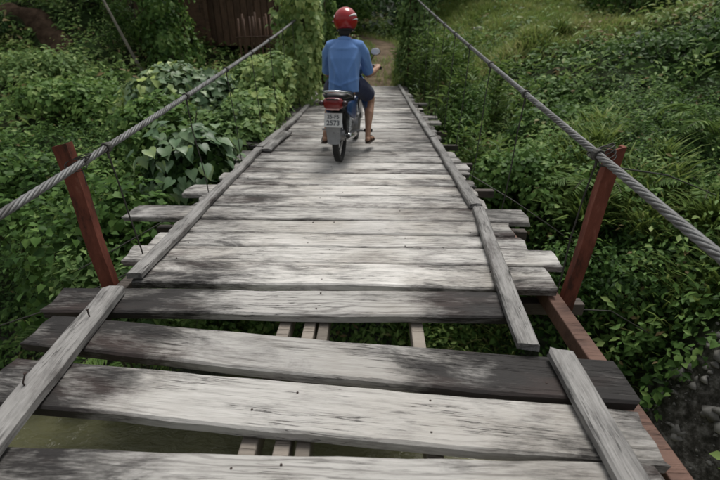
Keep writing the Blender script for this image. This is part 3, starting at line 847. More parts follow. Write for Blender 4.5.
mb.add(vs, fr_).build('mud_flap', MT['flap'], bike)
# rear mudguard following the tyre
def guard(yc, r0, a0, a1, w, mat, name):
    vs, fs = [], []; n = 16
    for i in range(n + 1):
        a_ = a0 + (a1 - a0) * i / n
        for (x, rr) in ((-w, r0 - .022), (-w * .8, r0 - .004), (0, r0 + .004), (w * .8, r0 - .004), (w, r0 - .022), (w - .004, r0 - .024), (w * .76, r0 - .008), (0, r0), (-w * .76, r0 - .008), (-w + .004, r0 - .024)):
            vs.append((x, yc + rr * math.cos(a_), .275 + rr * math.sin(a_)))
    m = 10
    for i in range(n):
        for j in range(m): fs.append((i * m + j, i * m + (j + 1) % m, (i + 1) * m + (j + 1) % m, (i + 1) * m + j))
    fs += [tuple(range(m)), tuple(reversed(range(n * m, n * m + m)))]
    MB().add(vs, fs).build(name, mat, bike, True)
guard(0, .315, R(60), R(165), .058, MT['black_plastic'], 'mudguard')
guard(1.17, .31, R(20), R(170), .052, MT['blue_paint'], 'mudguard')
# swing arm, shocks, chain case, exhaust, stand
for sg in (-1, 1):
    mb = MB(); mb.tube([(sg * .075, -.02, .275), (sg * .08, .25, .29), (sg * .07, .5, .31)], .016, 8); mb.build('swing_arm', MT['steel'], bike, True)
    mb = MB(); mb.tube([(sg * .095, .02, .29), (sg * .10, .07, .42), (sg * .10, .11, .56)], .012, 8)
    for k in range(11):
        z = .34 + k * .016; y_ = .035 + .065 * (z - .30) / .23
        mb.lathe([(z - .004, .022), (z, .027), (z + .004, .022)], 12, (sg * .098, y_, 0), 'Z')
    mb.build('shock_absorber', MT['chrome'], bike, True)
loft([(-.08, .012, .25, .31, -.09), (.0, .016, .235, .33, -.09), (.3, .014, .26, .34, -.09), (.48, .012, .26, .35, -.09)], 10).build('chain_case', MT['chrome'], bike, True)
mb = MB(); mb.tube([(.115, -.16, .30), (.115, -.13, .295), (.118, .05, .27), (.118, .28, .245)], [.024, .036, .038, .03], 14); ex = mb.build('exhaust', MT['chrome'], bike, True)
mb = MB(); mb.tube([(.118, .28, .245), (.12, .5, .2), (.10, .72, .19), (.05, .80, .26)], .014, 10); mb.build('exhaust_pipe', MT['steel'], ex, True)
mb = MB(); mb.lathe([(-.0, .018), (.012, .026), (.016, .018)], 12, (.115, -.172, .30), 'Y'); mb.build('tail_pipe', MT['black_plastic'], ex)
mb = MB(); mb.ell((0, .60, .30), (.10, .16, .11), 16, 10); mb.lathe([(-.13, .07), (-.115, .085), (.115, .085), (.13, .07)], 18, (0, .55, .29)); mb.tube([(0, .7, .30), (0, .84, .33)], [.06, .05], 12)
for k in range(7): mb.box((0, .72 + k * .018, .315), (.14, .006, .13), bev=.002)
mb.build('engine', MT['engine'], bike, True)
mb = MB(); mb.tube([(0, .15, .58), (0, .5, .48), (0, .85, .55), (0, .98, .80)], [.03, .035, .035, .03], 10); mb.build('frame', MT['black_plastic'], bike, True)
for sg in (-1, 1):
    mb = MB(); mb.tube([(sg * .08, .58, .215), (sg * .2, .58, .22), (sg * .27, .58, .225)], .011, 8); p_ = mb.build('foot_peg', MT['steel'], bike)
    mb = MB(); mb.lathe([(-.05, .017), (-.045, .02), (.045, .02), (.05, .017)], 12, (sg * .235, .58, .223)); mb.build('rubber', MT['black_rubber'], p_)
    mb = MB(); mb.tube([(sg * .1, .18, .29), (sg * .17, .16, .30), (sg * .22, .15, .305)], .009, 8); mb.build('passenger_peg', MT['steel'], bike)
mb = MB(); mb.tube([(-.08, .45, .26), (-.12, .30, .20), (-.135, .18, .19)], .01, 8); mb.build('side_stand', MT['steel'], bike)
# front end
for sg in (-1, 1):
    mb = MB(); mb.tube([(sg * .075, 1.17, .275), (sg * .075, 1.09, .5), (sg * .06, 1.01, .74)], [.02, .02, .024], 10); mb.build('fork_leg', MT['chrome'], bike, True)
    loft([(.66, .01, .34, .58, sg * .20), (.74, .012, .30, .66, sg * .205), (.84, .016, .36, .74, sg * .17), (.95, .02, .50, .80, sg * .11), (1.03, .02, .6, .82, sg * .05)], 12).build('leg_shield', MT['blue_paint'], bike, True)
loft([(.90, .07, .80, .89), (.96, .11, .78, .93), (1.05, .12, .77, .95), (1.13, .09, .79, .93), (1.16, .05, .82, .90)], 16).build('headlamp_cowl', MT['blue_paint'], bike, True)
mb = MB(); mb.lathe([(0, .06), (.02, .055), (.03, .03)], 16, (0, 1.15, .86), 'Y'); mb.build('headlamp', MT['plate'], bike, True)
hb = MB(); hb.tube([(-.33, .93, .885), (-.2, .985, .905), (-.08, 1.01, .90), (.08, 1.01, .90), (.2, .985, .905), (.33, .93, .885)], .011, 10); bar = hb.build('handlebar', MT['chrome'], bike, True)
for sg in (-1, 1):
    mb = MB(); mb.tube([(sg * .235, .975, .90), (sg * .345, .925, .883)], .017, 10); mb.build('grip', MT['black_rubber'], bar, True)
    mb = MB(); mb.tube([(sg * .20, 1.0, .905), (sg * .26, 1.045, .915), (sg * .33, 1.02, .90)], .006, 6); mb.build('lever', MT['chrome'], bar)
    mb = MB(); mb.tube([(sg * .19, .99, .91), (sg * .225, 1.01, .99), (sg * .255, 1.02, 1.035)], .006, 6)
    mb.ell((sg * .262, 1.03, 1.06), (.062, .016, .042), 16, 8); mi = mb.build('mirror', MT['black_plastic'], bike, True)
    mb = MB(); mb.ell((sg * .262, 1.013, 1.06), (.055, .004, .036), 16, 8); mb.build('mirror_glass', MT['mirror'], mi, True)
mb = MB()                                       # basket-like bag hook panel under the bars, cables
mb.tube([(-.2, .98, .9), (-.1, 1.1, .95), (.02, 1.12, .84)], .004, 6); mb.tube([(.2, .98, .9), (.12, 1.1, .96), (.0, 1.12, .83)], .004, 6); mb.build('control_cable', MT['black_plastic'], bike)

# ------------------------------------------------------------------ rider
def cloth_mat(name, c, c2, scale=9):
    m, nt, b, out = new_mat(name); v = obj_coords(nt, False)
    n = noise(nt, v, 3, 2); r = ramp(nt, [(.3, c), (.7, c2)]); nt.links.new(n.outputs[0], r.inputs[0]); nt.links.new(r.outputs[0], b.inputs['Base Color'])
    b.inputs['Roughness'].default_value = .85; b.inputs['Specular IOR Level'].default_value = .15; b.inputs['Sheen Weight'].default_value = .15
    f = noise(nt, scaled(nt, v, (1.6, 1, .5)), 9, 2, .5, .6); w = noise(nt, v, 320, 2)
    hh = math_n(nt, 'ADD', f.outputs[0], math_n(nt, 'MULTIPLY', w.outputs[0], .04)); bump(nt, b, hh, .3, .015)
    return m
MT['shirt'] = cloth_mat('blue_shirt_cloth', (.12, .245, .53), (.155, .295, .61))
MT['shorts'] = cloth_mat('navy_shorts_cloth', (.012, .018, .05), (.018, .027, .07))
MT['skin'] = plain('skin', (.36, .2, .13), .55, var=.12, scale=14, bmp=.08, c2=(.44, .255, .17))
MT['hair'] = plain('black_hair', (.012, .01, .009), .55, var=.3, scale=60, bmp=.5)
MT['helmet'] = plain('red_helmet_shell', (.36, .018, .02), .2, var=.08, bmp=0, spec=.55)
MT['helmet_white'] = plain('white_helmet_stripe', (.62, .6, .6), .3, var=.06, bmp=0)
MT['sandal'] = plain('brown_sandal', (.05, .035, .025), .7, var=.3)

per = empty('person', (BX, BY, .008), BYAW)
tag(per, 'person in a blue shirt and red helmet riding the motorcycle away from the camera', 'person')
def limb_r(*a): return list(a)
body = MB()
body.tube([(0, .34, .72), (0, .345, .80), (0, .355, .90), (0, .375, 1.02), (0, .40, 1.10), (0, .415, 1.155)], [(.155, .115), (.15, .105), (.138, .10), (.158, .105), (.165, .095), (.10, .075)], 20, round_end=True)
body.tube([(0, .415, 1.15), (0, .425, 1.20), (0, .445, 1.25)], [.062, .052, .05], 14, round_end=True)          # neck
body.ell((0, .475, 1.345), (.074, .092, .108), 20, 14)                                                             # skull
body.tube([(0, .52, 1.30), (0, .525, 1.265)], [.05, .036], 12, round_end=True)                                     # jaw
body.tube([(0, .562, 1.35), (0, .583, 1.322)], [.010, .015], 8, round_end=True)                                    # nose
for sg in (-1, 1):
    body.ell((sg * .078, .465, 1.33), (.011, .020, .032), 10, 8)                                                   # ears
    body.tube([(sg * .10, .40, 1.135), (sg * .16, .415, 1.11), (sg * .192, .45, 1.05), (sg * .212, .52, .945), (sg * .228, .60, .835)], [.05, .05, .044, .040, .035], 14, round_end=True)
    body.tube([(sg * .228, .60, .835), (sg * .255, .70, .845), (sg * .285, .82, .868), (sg * .298, .885, .88)], [.038, .039, .030, .025], 14, round_end=True)
    # hand: palm, four fingers of unequal length closed on the grip, thumb from the side of the palm
    body.tube([(sg * .298, .885, .885), (sg * .30, .915, .905), (sg * .302, .94, .912)], [(.030, .018), (.040, .017), (.042, .016)], 12, round_end=True)
    for q, L in enumerate((.95, 1.05, 1.0, .82)):
        x = .266 + .0215 * q; yo = .945 - .010 * q
        body.tube([(sg * x, yo, .912), (sg * x, yo + .026 * L, .904), (sg * x, yo + .030 * L, .882), (sg * x, yo + .010, .866)], [.0095, .009, .0085, .0075], 8, round_end=True)
    body.tube([(sg * .272, .905, .90), (sg * .252, .925, .884), (sg * .244, .948, .868), (sg * .248, .962, .860)], [.013, .012, .010, .008], 8, round_end=True)
    # legs
    ank = Vector((.235, .545, .19)) if sg > 0 else Vector((-.255, .48, .19)); kn = Vector((.235, .76, .565)) if sg > 0 else Vector((-.235, .73, .56))
    body.tube([(sg * .085, .36, .745), (kn.x * .62, .50, .70), (kn.x * .87, kn.y - .11, .625), tuple(kn)], [.085, .082, .066, .055], 16, round_end=True)
    body.tube([tuple(kn), (kn.x, kn.y - .02, kn.z - .07), (kn.x, kn.y - .115, kn.z - .16), (kn.x, kn.y - .18, kn.z - .28), tuple(ank)], [.054, .050, .053, .037, .031], 16, round_end=True)
    body.tube([(ank.x, ank.y - .045, .135), (ank.x + sg * .008, ank.y + .02, .137), (ank.x + sg * .022, ank.y + .10, .125), (ank.x + sg * .03, ank.y + .165, .118)], [(.028, .026), (.031, .032), (.038, .023), (.036, .014)], 12, round_end=True)
    body.tube([(ank.x, ank.y, .2), (ank.x, ank.y - .01, .15)], [.031, .032], 12, round_end=True)
    for q in range(5):
        x = ank.x + sg * (.004 + .0135 * q); body.tube([(x, ank.y + .15 - .008 * q, .119), (x + sg * .004, ank.y + .195 - .012 * q, .116)], .0085 if q else .011, 8, round_end=True)
bd = body.build('body', MT['skin'], per, remesh=.0062, relax=3)
# eyes and mouth
for sg in (-1, 1):
    mb = MB(); mb.ell((sg * .03, .556, 1.358), (.012, .008, .007), 10, 8); mb.build('eye', MT['plate'], bd, True)
mb = MB(); mb.ell((0, .568, 1.294), (.022, .006, .006), 12, 6); mb.build('mouth', MT['lamp_pale'], bd, True)
# hair at the nape, below the helmet
mb = MB(); mb.ell((0, .452, 1.325), (.083, .085, .105), 20, 14); mb.tube([(0, .40, 1.28), (0, .392, 1.235), (0, .398, 1.205)], [(.062, .03), (.055, .026), (.04, .016)], 12, round_end=True); mb.build('hair', MT['hair'], per, remesh=.008, relax=2)
# shirt
sh = MB()
sh.tube([(0, .315, .675), (0, .32, .75), (0, .335, .86), (0, .36, .98), (0, .39, 1.09), (0, .405, 1.145), (0, .415, 1.175)], [(.166, .145), (.165, .145), (.162, .138), (.174, .136), (.176, .12), (.122, .095), (.072, .070)], 28)
for sg in (-1, 1):
    sh.tube([(sg * .05, .40, 1.125), (sg * .155, .41, 1.112), (sg * .192, .44, 1.055), (sg * .214, .51, .955), (sg * .232, .575, .858)], [.078, .072, .064, .058, .061], 18)
shirt = sh.build('shirt', MT['shirt'], per, remesh=.0065, relax=6)
me_ = shirt.data
co = np.empty(len(me_.vertices) * 3, np.float32); me_.vertices.foreach_get('co', co); co = co.reshape(-1, 3)
no = np.empty(len(me_.vertices) * 3, np.float32); me_.vertices.foreach_get('normal', no); no = no.reshape(-1, 3)
def crease(p0, p1, w, amp):                 # one soft ridge running from p0 to p1 over the back (x, z)
    a_, b_ = np.array(p0), np.array(p1); d_ = b_ - a_; q_ = co[:, [0, 2]] - a_
    t_ = np.clip((q_ @ d_) / (d_ @ d_), 0, 1); ds = np.linalg.norm(q_ - t_[:, None] * d_, axis=1)
    return 1.15 * amp * np.exp(-(ds / (w * 1.35)) ** 2) * np.sin(math.pi * np.clip(t_ * .9 + .05, 0, 1))
fold = 0
for p0, p1, w, am in (((-.15, 1.08), (-.03, .80), .012, .010), ((.15, 1.08), (.04, .82), .012, .010), ((-.12, 1.0), (-.13, .70), .011, .011), ((.12, 1.0), (.14, .70), .012, .011), ((-.06, .92), (-.08, .68), .010, .010),
                      ((.07, .90), (.06, .68), .010, .010), ((0, .95), (.0, .68), .010, .008), ((-.17, .80), (.02, .73), .011, .008), ((.17, .82), (-.02, .75), .011, .008), ((-.18, 1.04), (-.24, .95), .010, .009),
                      ((.18, 1.04), (.24, .95), .010, .009), ((-.2, .98), (-.25, .90), .009, .008), ((.2, .98), (.25, .90), .009, .008), ((-.08, 1.10), (.08, 1.10), .010, .006)):
    fold = fold + crease(p0, p1, w, am)
fold = fold + .003 * (vnoise(co[:, 0] * 14, co[:, 2] * 9, 5) - .5) * 2
co += no * fold[:, None]; me_.vertices.foreach_set('co', co.ravel()); me_.update()
mb = MB(); mb.tube([(0, .405, 1.15), (0, .412, 1.18), (0, .418, 1.196)], [(.092, .085), (.080, .074), (.074, .068)], 20); mb.build('collar', MT['shirt'], shirt, True)
# shorts
sh = MB(); sh.tube([(0, .34, .69), (0, .345, .77), (0, .35, .84)], [(.155, .132), (.152, .122), (.145, .112)], 22)
for sg in (-1, 1):
    kx = .235 if sg > 0 else -.235
    sh.tube([(sg * .08, .34, .745), (kx * .62, .48, .712), (kx * .83, .59, .655), (kx * .94, .665, .612)], [(.105, .10), (.105, .10), (.092, .09), (.088, .086)], 18)
sh.build('shorts', MT['shorts'], per, remesh=.009, relax=4)
# sandals
for sg in (-1, 1):
    ank = Vector((.235, .545, .19)) if sg > 0 else Vector((-.255, .48, .19)); o_ = []
    for (t, hw) in ((-.075, .028), (-.03, .036), (.05, .036), (.13, .044), (.19, .04), (.215, .02)): o_.append((ank.x + sg * (.008 + .11 * max(0, t)), ank.y + t, hw))
    vs = []
    for z in (.090, .104): vs += [(x - hw, y_, z) for x, y_, hw in o_] + [(x + hw, y_, z) for x, y_, hw in reversed(o_)]
    n = 12; fs = [tuple(reversed(range(n))), tuple(range(n, 2 * n))] + [(i, (i + 1) % n, (i + 1) % n + n, i + n) for i in range(n)]
    sd = MB().add(vs, fs).build('sandal', MT['sandal'], per)
    mb = MB()
    for t0, r_ in ((.10, .040), (-.01, .034)):
        c = Vector((ank.x + sg * (.008 + .1 * max(0, t0)), ank.y + t0, .107)); mb.tube([(c.x + (r_ + .004) * math.cos(a_), c.y, c.z + .048 * math.sin(a_)) for a_ in np.linspace(0, math.pi, 9)], (.006), 6)
    mb.build('strap', MT['sandal'], sd)
# helmet: open-face shell with trim, visor and painted stripes
HC = Vector((0, .478, 1.366))
hr = (.125, .148, .128)
bm = bmesh.new(); bmesh.ops.create_uvsphere(bm, u_segments=40, v_segments=26, radius=1)
for v in list(bm.verts):
    c = v.co.copy()
    if c.z < -.80 or (c.y > .42 and c.z < .10 and abs(c.x) < .95) : bm.verts.remove(v)
for v in bm.verts:
    k_ = 1.0 if v.co.z > -.2 else 1 - .10 * (-.2 - v.co.z)
    v.co = Vector((v.co.x * hr[0] * k_, v.co.y * hr[1] * k_, v.co.z * hr[2]))
bmesh.ops.solidify(bm, geom=bm.faces[:], thickness=.012)
bmesh.ops.recalc_face_normals(bm, faces=bm.faces[:])
me_ = bpy.data.meshes.new('helmet'); bm.to_mesh(me_); bm.free(); me_.materials.append(MT['helmet']); me_.polygons.foreach_set('use_smooth', [True] * len(me_.polygons))
hel = bpy.data.objects.new('helmet', me_); hel.location = HC; hel.rotation_euler = (R(-6), 0, R(14)); link(hel, per)
def hs(az, el, k=1.015): return (hr[0] * k * math.cos(el) * math.sin(az), -hr[1] * k * math.cos(el) * math.cos(az), hr[2] * k * math.sin(el))
def stripe(a0, e0, a1, e1, w0, w1, mat, bow=0.0):
    vs, fs = [], []; n = 14
    for i in range(n + 1):
        t = i / n; a_ = a0 + (a1 - a0) * t; e_ = e0 + (e1 - e0) * t + bow * math.sin(math.pi * t); w = (w0 + (w1 - w0) * t) * math.sin(math.pi * min(1, t * .9 + .1)) ** .5
        for q in (-.5, 0, .5): vs.append(hs(a_, e_ + q * w, 1.013))
        for q in (.5, -.5): vs.append(hs(a_, e_ + q * w, .99))
    for i in range(n):
        for j in range(5): fs.append((i * 5 + j, i * 5 + (j + 1) % 5, (i + 1) * 5 + (j + 1) % 5, (i + 1) * 5 + j))
    fs += [tuple(range(5)), tuple(reversed(range(n * 5, n * 5 + 5)))]
    MB().add(vs, fs).build('stripe', mat, hel, True)
for sg in (1, -1):
    if sg < 0: stripe(sg * R(75), R(10), sg * R(110), R(20), .1, .3, MT['helmet_white'], .1); continue
    stripe(sg * R(12), R(10), sg * R(95), R(20), .10, .30, MT['helmet_white'], .10)
    stripe(sg * R(28), R(-6), sg * R(92), R(2), .05, .16, MT['helmet_white'], .08)
mb = MB(); mb.tube([(hr[0] * .72 * math.sin(t), -hr[1] * .72 * math.cos(t), -hr[2] * .72 ) for t in np.linspace(-2.0, 2.0, 30)], .008, 8); mb.build('edge_trim', MT['black_rubber'], hel, True)
mb = MB(); vs = []
for i in range(13):
    a_ = R(-70 + 140 * i / 12)
    for e_, k_ in ((R(6), 1.03), (R(6), 1.22)): vs.append((hr[0] * k_ * math.cos(e_) * math.sin(a_), hr[1] * k_ * math.cos(e_) * math.cos(a_), hr[2] * .12 - (.012 if k_ > 1.1 else 0)))
nv = len(vs); vs += [(p[0], p[1], p[2] - .005) for p in vs]
fs = [(2 * i, 2 * i + 1, 2 * i + 3, 2 * i + 2) for i in range(12)] + [(2 * i + 2 + nv, 2 * i + 3 + nv, 2 * i + 1 + nv, 2 * i + nv) for i in range(12)] + [(2 * i + 1, 2 * i + 1 + nv, 2 * i + 3 + nv, 2 * i + 3) for i in range(12)] + [(2 * i + 2, 2 * i + 2 + nv, 2 * i + nv, 2 * i) for i in range(12)]
mb.add(vs, fs).build('peak', MT['helmet'], hel)
# ------------------------------------------------------------------ ground cover
near = lambda x, y: np.hypot(x, y) < 9.5
far_ = lambda x, y: np.hypot(x, y) >= 9.0
ground_cover('creeper_mat', 150000, (-11, -1.0, 2.5, 10), (.045, .09), 'heart', MT['creeper'], 'tangled mat of dark green creeper covering the left bank', 'creeper', .13, near, .45)
ground_cover('creeper_mat', 180000, (.6, 11, .8, 10), (.038, .08), 'heart', MT['creeper'], 'tangled mat of dark green creeper covering the right bank', 'creeper', .13, near)
ground_cover('undergrowth', 34000, (-1.5, 1.2, 3.9, 13), (.06, .12), 'oval', MT['creeper'], 'low green growth on the slope underneath the bridge deck', 'undergrowth', .10)
ground_cover('undergrowth', 150000, (-20, 20, 7, 26), (.10, .19), 'oval', MT['creeper'], 'green undergrowth spreading over the bank beyond the bridge', 'undergrowth', .18, far_, .58)
ground_cover('hillside_growth', 40000, (-40, 40, 22, 55), (.35, .6), 'oval', MT['darkleaf'], 'dark wooded hillside rising behind everything', 'hillside', .9, None, .35)

def grass(name, label, n, box, h, keep, lean=.5, tb=.5):
    x, y = scatter(n, *box); k = keep(x, y) & in_view(x, y); x, y = x[k], y[k]; m = len(x)
    P = np.stack([x, y, ground(x, y) - .01], 1)
    az = rng.uniform(0, 6.283, m); D = np.stack([np.cos(az) * lean, np.sin(az) * lean, np.ones(m)], 1) + rng.normal(0, .15, (m, 3))
    N = np.stack([np.cos(az), np.sin(az), np.full(m, -lean)], 1) * -1
    S = h[0] + (h[1] - h[0]) * rng.random(m); Tt = np.clip(tb + rng.normal(0, .15, m) + .5 * (vnoise(x * .7, y * .7, 55) - .5), 0, 1)
    ok = clear_of_bridge(P + np.array([0, 0, .2]))
    V, F, Tt = leaves(P[ok], N[ok], S[ok], Tt[ok], 'blade', D[ok])
    return tag(link(bpy.data.objects.new(name, tri_mesh(name, V, F, MT['grass'], Tt))), label, 'grass', kind='stuff')
grass('meadow_grass', 'light green grass on the slope right of the far path', 80000, (1.6, 10.5, 11, 23), (.25, .5), lambda x, y: mask_bare(x, y)[1] | (rng.random(len(x)) < .1), tb=.78)
grass('verge_grass', 'short grass along both sides of the earth path beyond the bridge', 16000, (-2.2, 2.8, 12.9, 26), (.15, .34), lambda x, y: (np.abs(x - path_x(y)) > .42) | ((y < 17) & (rng.random(len(x)) < .45)))
grass('bank_grass', 'tufted grass on the slope below the right edge of the deck', 20000, (-2.6, 3.4, 3.2, 6.6), (.2, .45), lambda x, y: (vnoise(x * 1.6, y * 1.6, 71) > .42) & ~mask_bare(x, y)[0], lean=.7, tb=.48)

# ------------------------------------------------------------------ single plants
# big heart-shaped leaves spilling over the left edge of the deck: every leaf is a part
def big_leaf_vine():
    root = empty('broad_leaved_vine', (-1.95, 4.5, -.5))
    tag(root, 'broad leaved vine with large pale heart shaped leaves left of the deck', 'vine')
    g = np.random.default_rng(3)
    me_s = []
    for k in range(6):                           # six leaf shapes, shared
        half_ = [(0, .08), (.22, -.07), (.43, .02), (.50, .24), (.42, .50), (.22, .80), (.06, 1.02), (0, 1.16)]
        out_ = half_ + [(-x_, y_) for x_, y_ in reversed(half_[1:-1])]
        a = range(len(out_)); vs = [(0, .22, -.015), (0, .6, -.03)]; w_ = g.uniform(.85, 1.12); cu = g.uniform(.1, .4)
        for px, py in out_: vs.append((px * w_, py, .22 * abs(px) * g.uniform(.6, 1.3) - cu * max(0, py - .4) ** 1.5))
        m = len(a); h7 = m // 2
        fs = []
        for side in (range(0, h7), range(h7, m)):
            sd = list(side); ch = [2 + i for i in sd] + [2 + (sd[-1] + 1) % m]
            half = len(ch) // 2
            for i in range(len(ch) - 1): fs.append(((0 if (side[0] == 0) == (i < half) else 1), ch[i], ch[i + 1]))
            fs.append((0, ch[half], 1) if side[0] == 0 else (1, ch[half], 0))
        V = np.array(vs); F = np.array(fs)
        me_s.append(tri_mesh('leaf', V, F, MT['bigleaf'], np.full(len(V), [.36, .46, .54, .62, .74, .97][k])))
    stems = MB(); stems.tube([(0, 0, -.4), (.1, -.1, .1), (0, .05, .6), (.1, .1, 1.0)], [.02, .016, .011, .006], 6)
    st = stems.build('stem', MT['stem'], root)
    n = 0
    for i in range(165):
        # a drooping curtain over a rounded mound
        th = g.uniform(-2.6, .25); ph = g.uniform(-.15, 1.25)
        rr = np.array([.62, .62, .72]) * g.uniform(.82, 1.08)
        p = np.array([rr[0] * math.cos(ph) * math.cos(th), rr[1] * math.cos(ph) * math.sin(th), rr[2] * math.sin(ph) + .25])
        nn = np.array([math.cos(ph) * math.cos(th), math.cos(ph) * math.sin(th), .35 + math.sin(ph)]) + g.normal(0, .28, 3)
        pw = p + np.array([-1.95, 4.5, -.5])
        if pw[0] > -1.44: continue
        nn = nn / np.linalg.norm(nn); dd = np.array([nn[0] * .4 + g.normal(0, .35), nn[1] * .4 + g.normal(0, .35), -1.0]); dd -= nn * dd.dot(nn); dd /= np.linalg.norm(dd)
        xx = np.cross(dd, nn)
        k = g.choice(6, p=[.22, .25, .22, .17, .10, .04])
        o = bpy.data.objects.new('leaf', me_s[k]); s = g.uniform(.09, .145)
        o.matrix_local = Matrix(((xx[0] * s, dd[0] * s, nn[0] * s, p[0]), (xx[1] * s, dd[1] * s, nn[1] * s, p[1]), (xx[2] * s, dd[2] * s, nn[2] * s, p[2]), (0, 0, 0, 1)))
        link(o, root); n += 1
    # the finer leaves behind them
    m = 1500; d = nrm(g.normal(size=(m, 3))); d[:, 2] = np.abs(d[:, 2]); P = d * np.array([.55, .55, .62]) * (1 - np.abs(g.normal(0, .2, (m, 1)))) + np.array([0, 0, .22])
    ok = clear_of_bridge(P + np.array([-1.95, 4.5, -.5]))
    V, F, Tt = leaves(P[ok], d[ok] + g.normal(0, .4, (ok.sum(), 3)), g.uniform(.05, .1, ok.sum()), np.clip(g.normal(.3, .12, ok.sum()), 0, 1), 'heart')
    fo = link(bpy.data.objects.new('foliage', tri_mesh('foliage', V, F, MT['creeper'], Tt)), root); fo['kind'] = 'stuff'
big_leaf_vine()

def climbing_vine(loc, H, rad, label, n, seed, mat='vine', lean=(0, 0), tb=.5, over=-.12):
    g = np.random.default_rng(seed); root = empty('climbing_vine', loc)
    h = g.random(n) ** .85 * H; th = g.uniform(0, 6.283, n)
    r = rad * (.35 + .55 * vnoise(h * 3.4, th * 1.9, seed + 2) + .35 * vnoise(h * 2.1, th * 1.2, seed) + .5 * vnoise(h * .9, np.zeros(n), seed + 4)) * (1 - .25 * (h / H)) * (1 - .85 * ss(.72, 1.0, h / H)) * (1 - np.abs(g.normal(0, .18, n)))
    # a third of the leaves hang on loose trailing strands
    ns = 26; st = g.integers(0, ns, n); tr = g.random(n) < .38; sth = g.uniform(0, 6.283, ns); sh0 = g.uniform(.35, .95, ns) * H; sl_ = g.uniform(.4, 1.1, ns); u = g.random(n)
    h = np.where(tr, np.maximum(sh0[st] - u * sl_[st], .05), h); th = np.where(tr, sth[st] + g.normal(0, .08, n), th); r = np.where(tr, rad * (.8 + .55 * np.sin(u * 2.2)) + g.normal(0, .03, n), r)
    d = np.stack([np.cos(th), np.sin(th), np.zeros(n)], 1)
    P = d * r[:, None]; P[:, 2] = h; P[:, 0] += lean[0] * h; P[:, 1] += lean[1] * h
    N = d * .9 + np.array([0, 0, .55]) + g.normal(0, .35, (n, 3))
    ok = clear_of_bridge(P + np.array(loc), over)
    Tt = np.clip(tb + g.normal(0, .17, n) + .3 * (vnoise(h * 3, th * 2, seed + 9) - .5), 0, 1)
    D = np.stack([g.normal(0, .5, n), g.normal(0, .5, n), np.full(n, -1.)], 1)
    V, F, Tt = leaves(P[ok], N[ok], g.uniform(.07, .125, ok.sum()), Tt[ok], 'heart', D[ok])
    fo = link(bpy.data.objects.new('foliage', tri_mesh('foliage', V, F, MT[mat], Tt)), root); fo['kind'] = 'stuff'
    mb = MB(); mb.tube([(0, 0, -.2), (lean[0] * H * .5 + .02, lean[1] * H * .5, H * .5), (lean[0] * H, lean[1] * H, H * .97)], [.05, .04, .025], 8)
    for k in range(3): mb.tube([(.06 * math.cos(k * 2 + q) + lean[0] * q * H / 6, .06 * math.sin(k * 2 + q) + lean[1] * q * H / 6, q * H / 6) for q in range(6)], .008, 5)
    mb.build('stem', MT['stem'], root)
    return tag(root, label, 'vine')
climbing_vine((-1.40, 9.1, -.4), 3.3, .46, 'tall light green vine climbing the cable left of the rider', 3300, 5, lean=(.012, .02), tb=.78, over=-.4)
climbing_vine((-5.45, 12.4, -.1), 3.4, .62, 'blue green vine draped tree stump in front of the brown hut', 2600, 8, 'creeper')
climbing_vine((-1.62, 12.9, -.2), 3.8, .62, 'dense vine column at the far left end of the deck', 2600, 6)
climbing_vine((1.2, 13.3, -.2), 3.6, .42, 'leafy vine column hiding the far anchor post on the right', 2200, 9, 'vine', tb=.42)

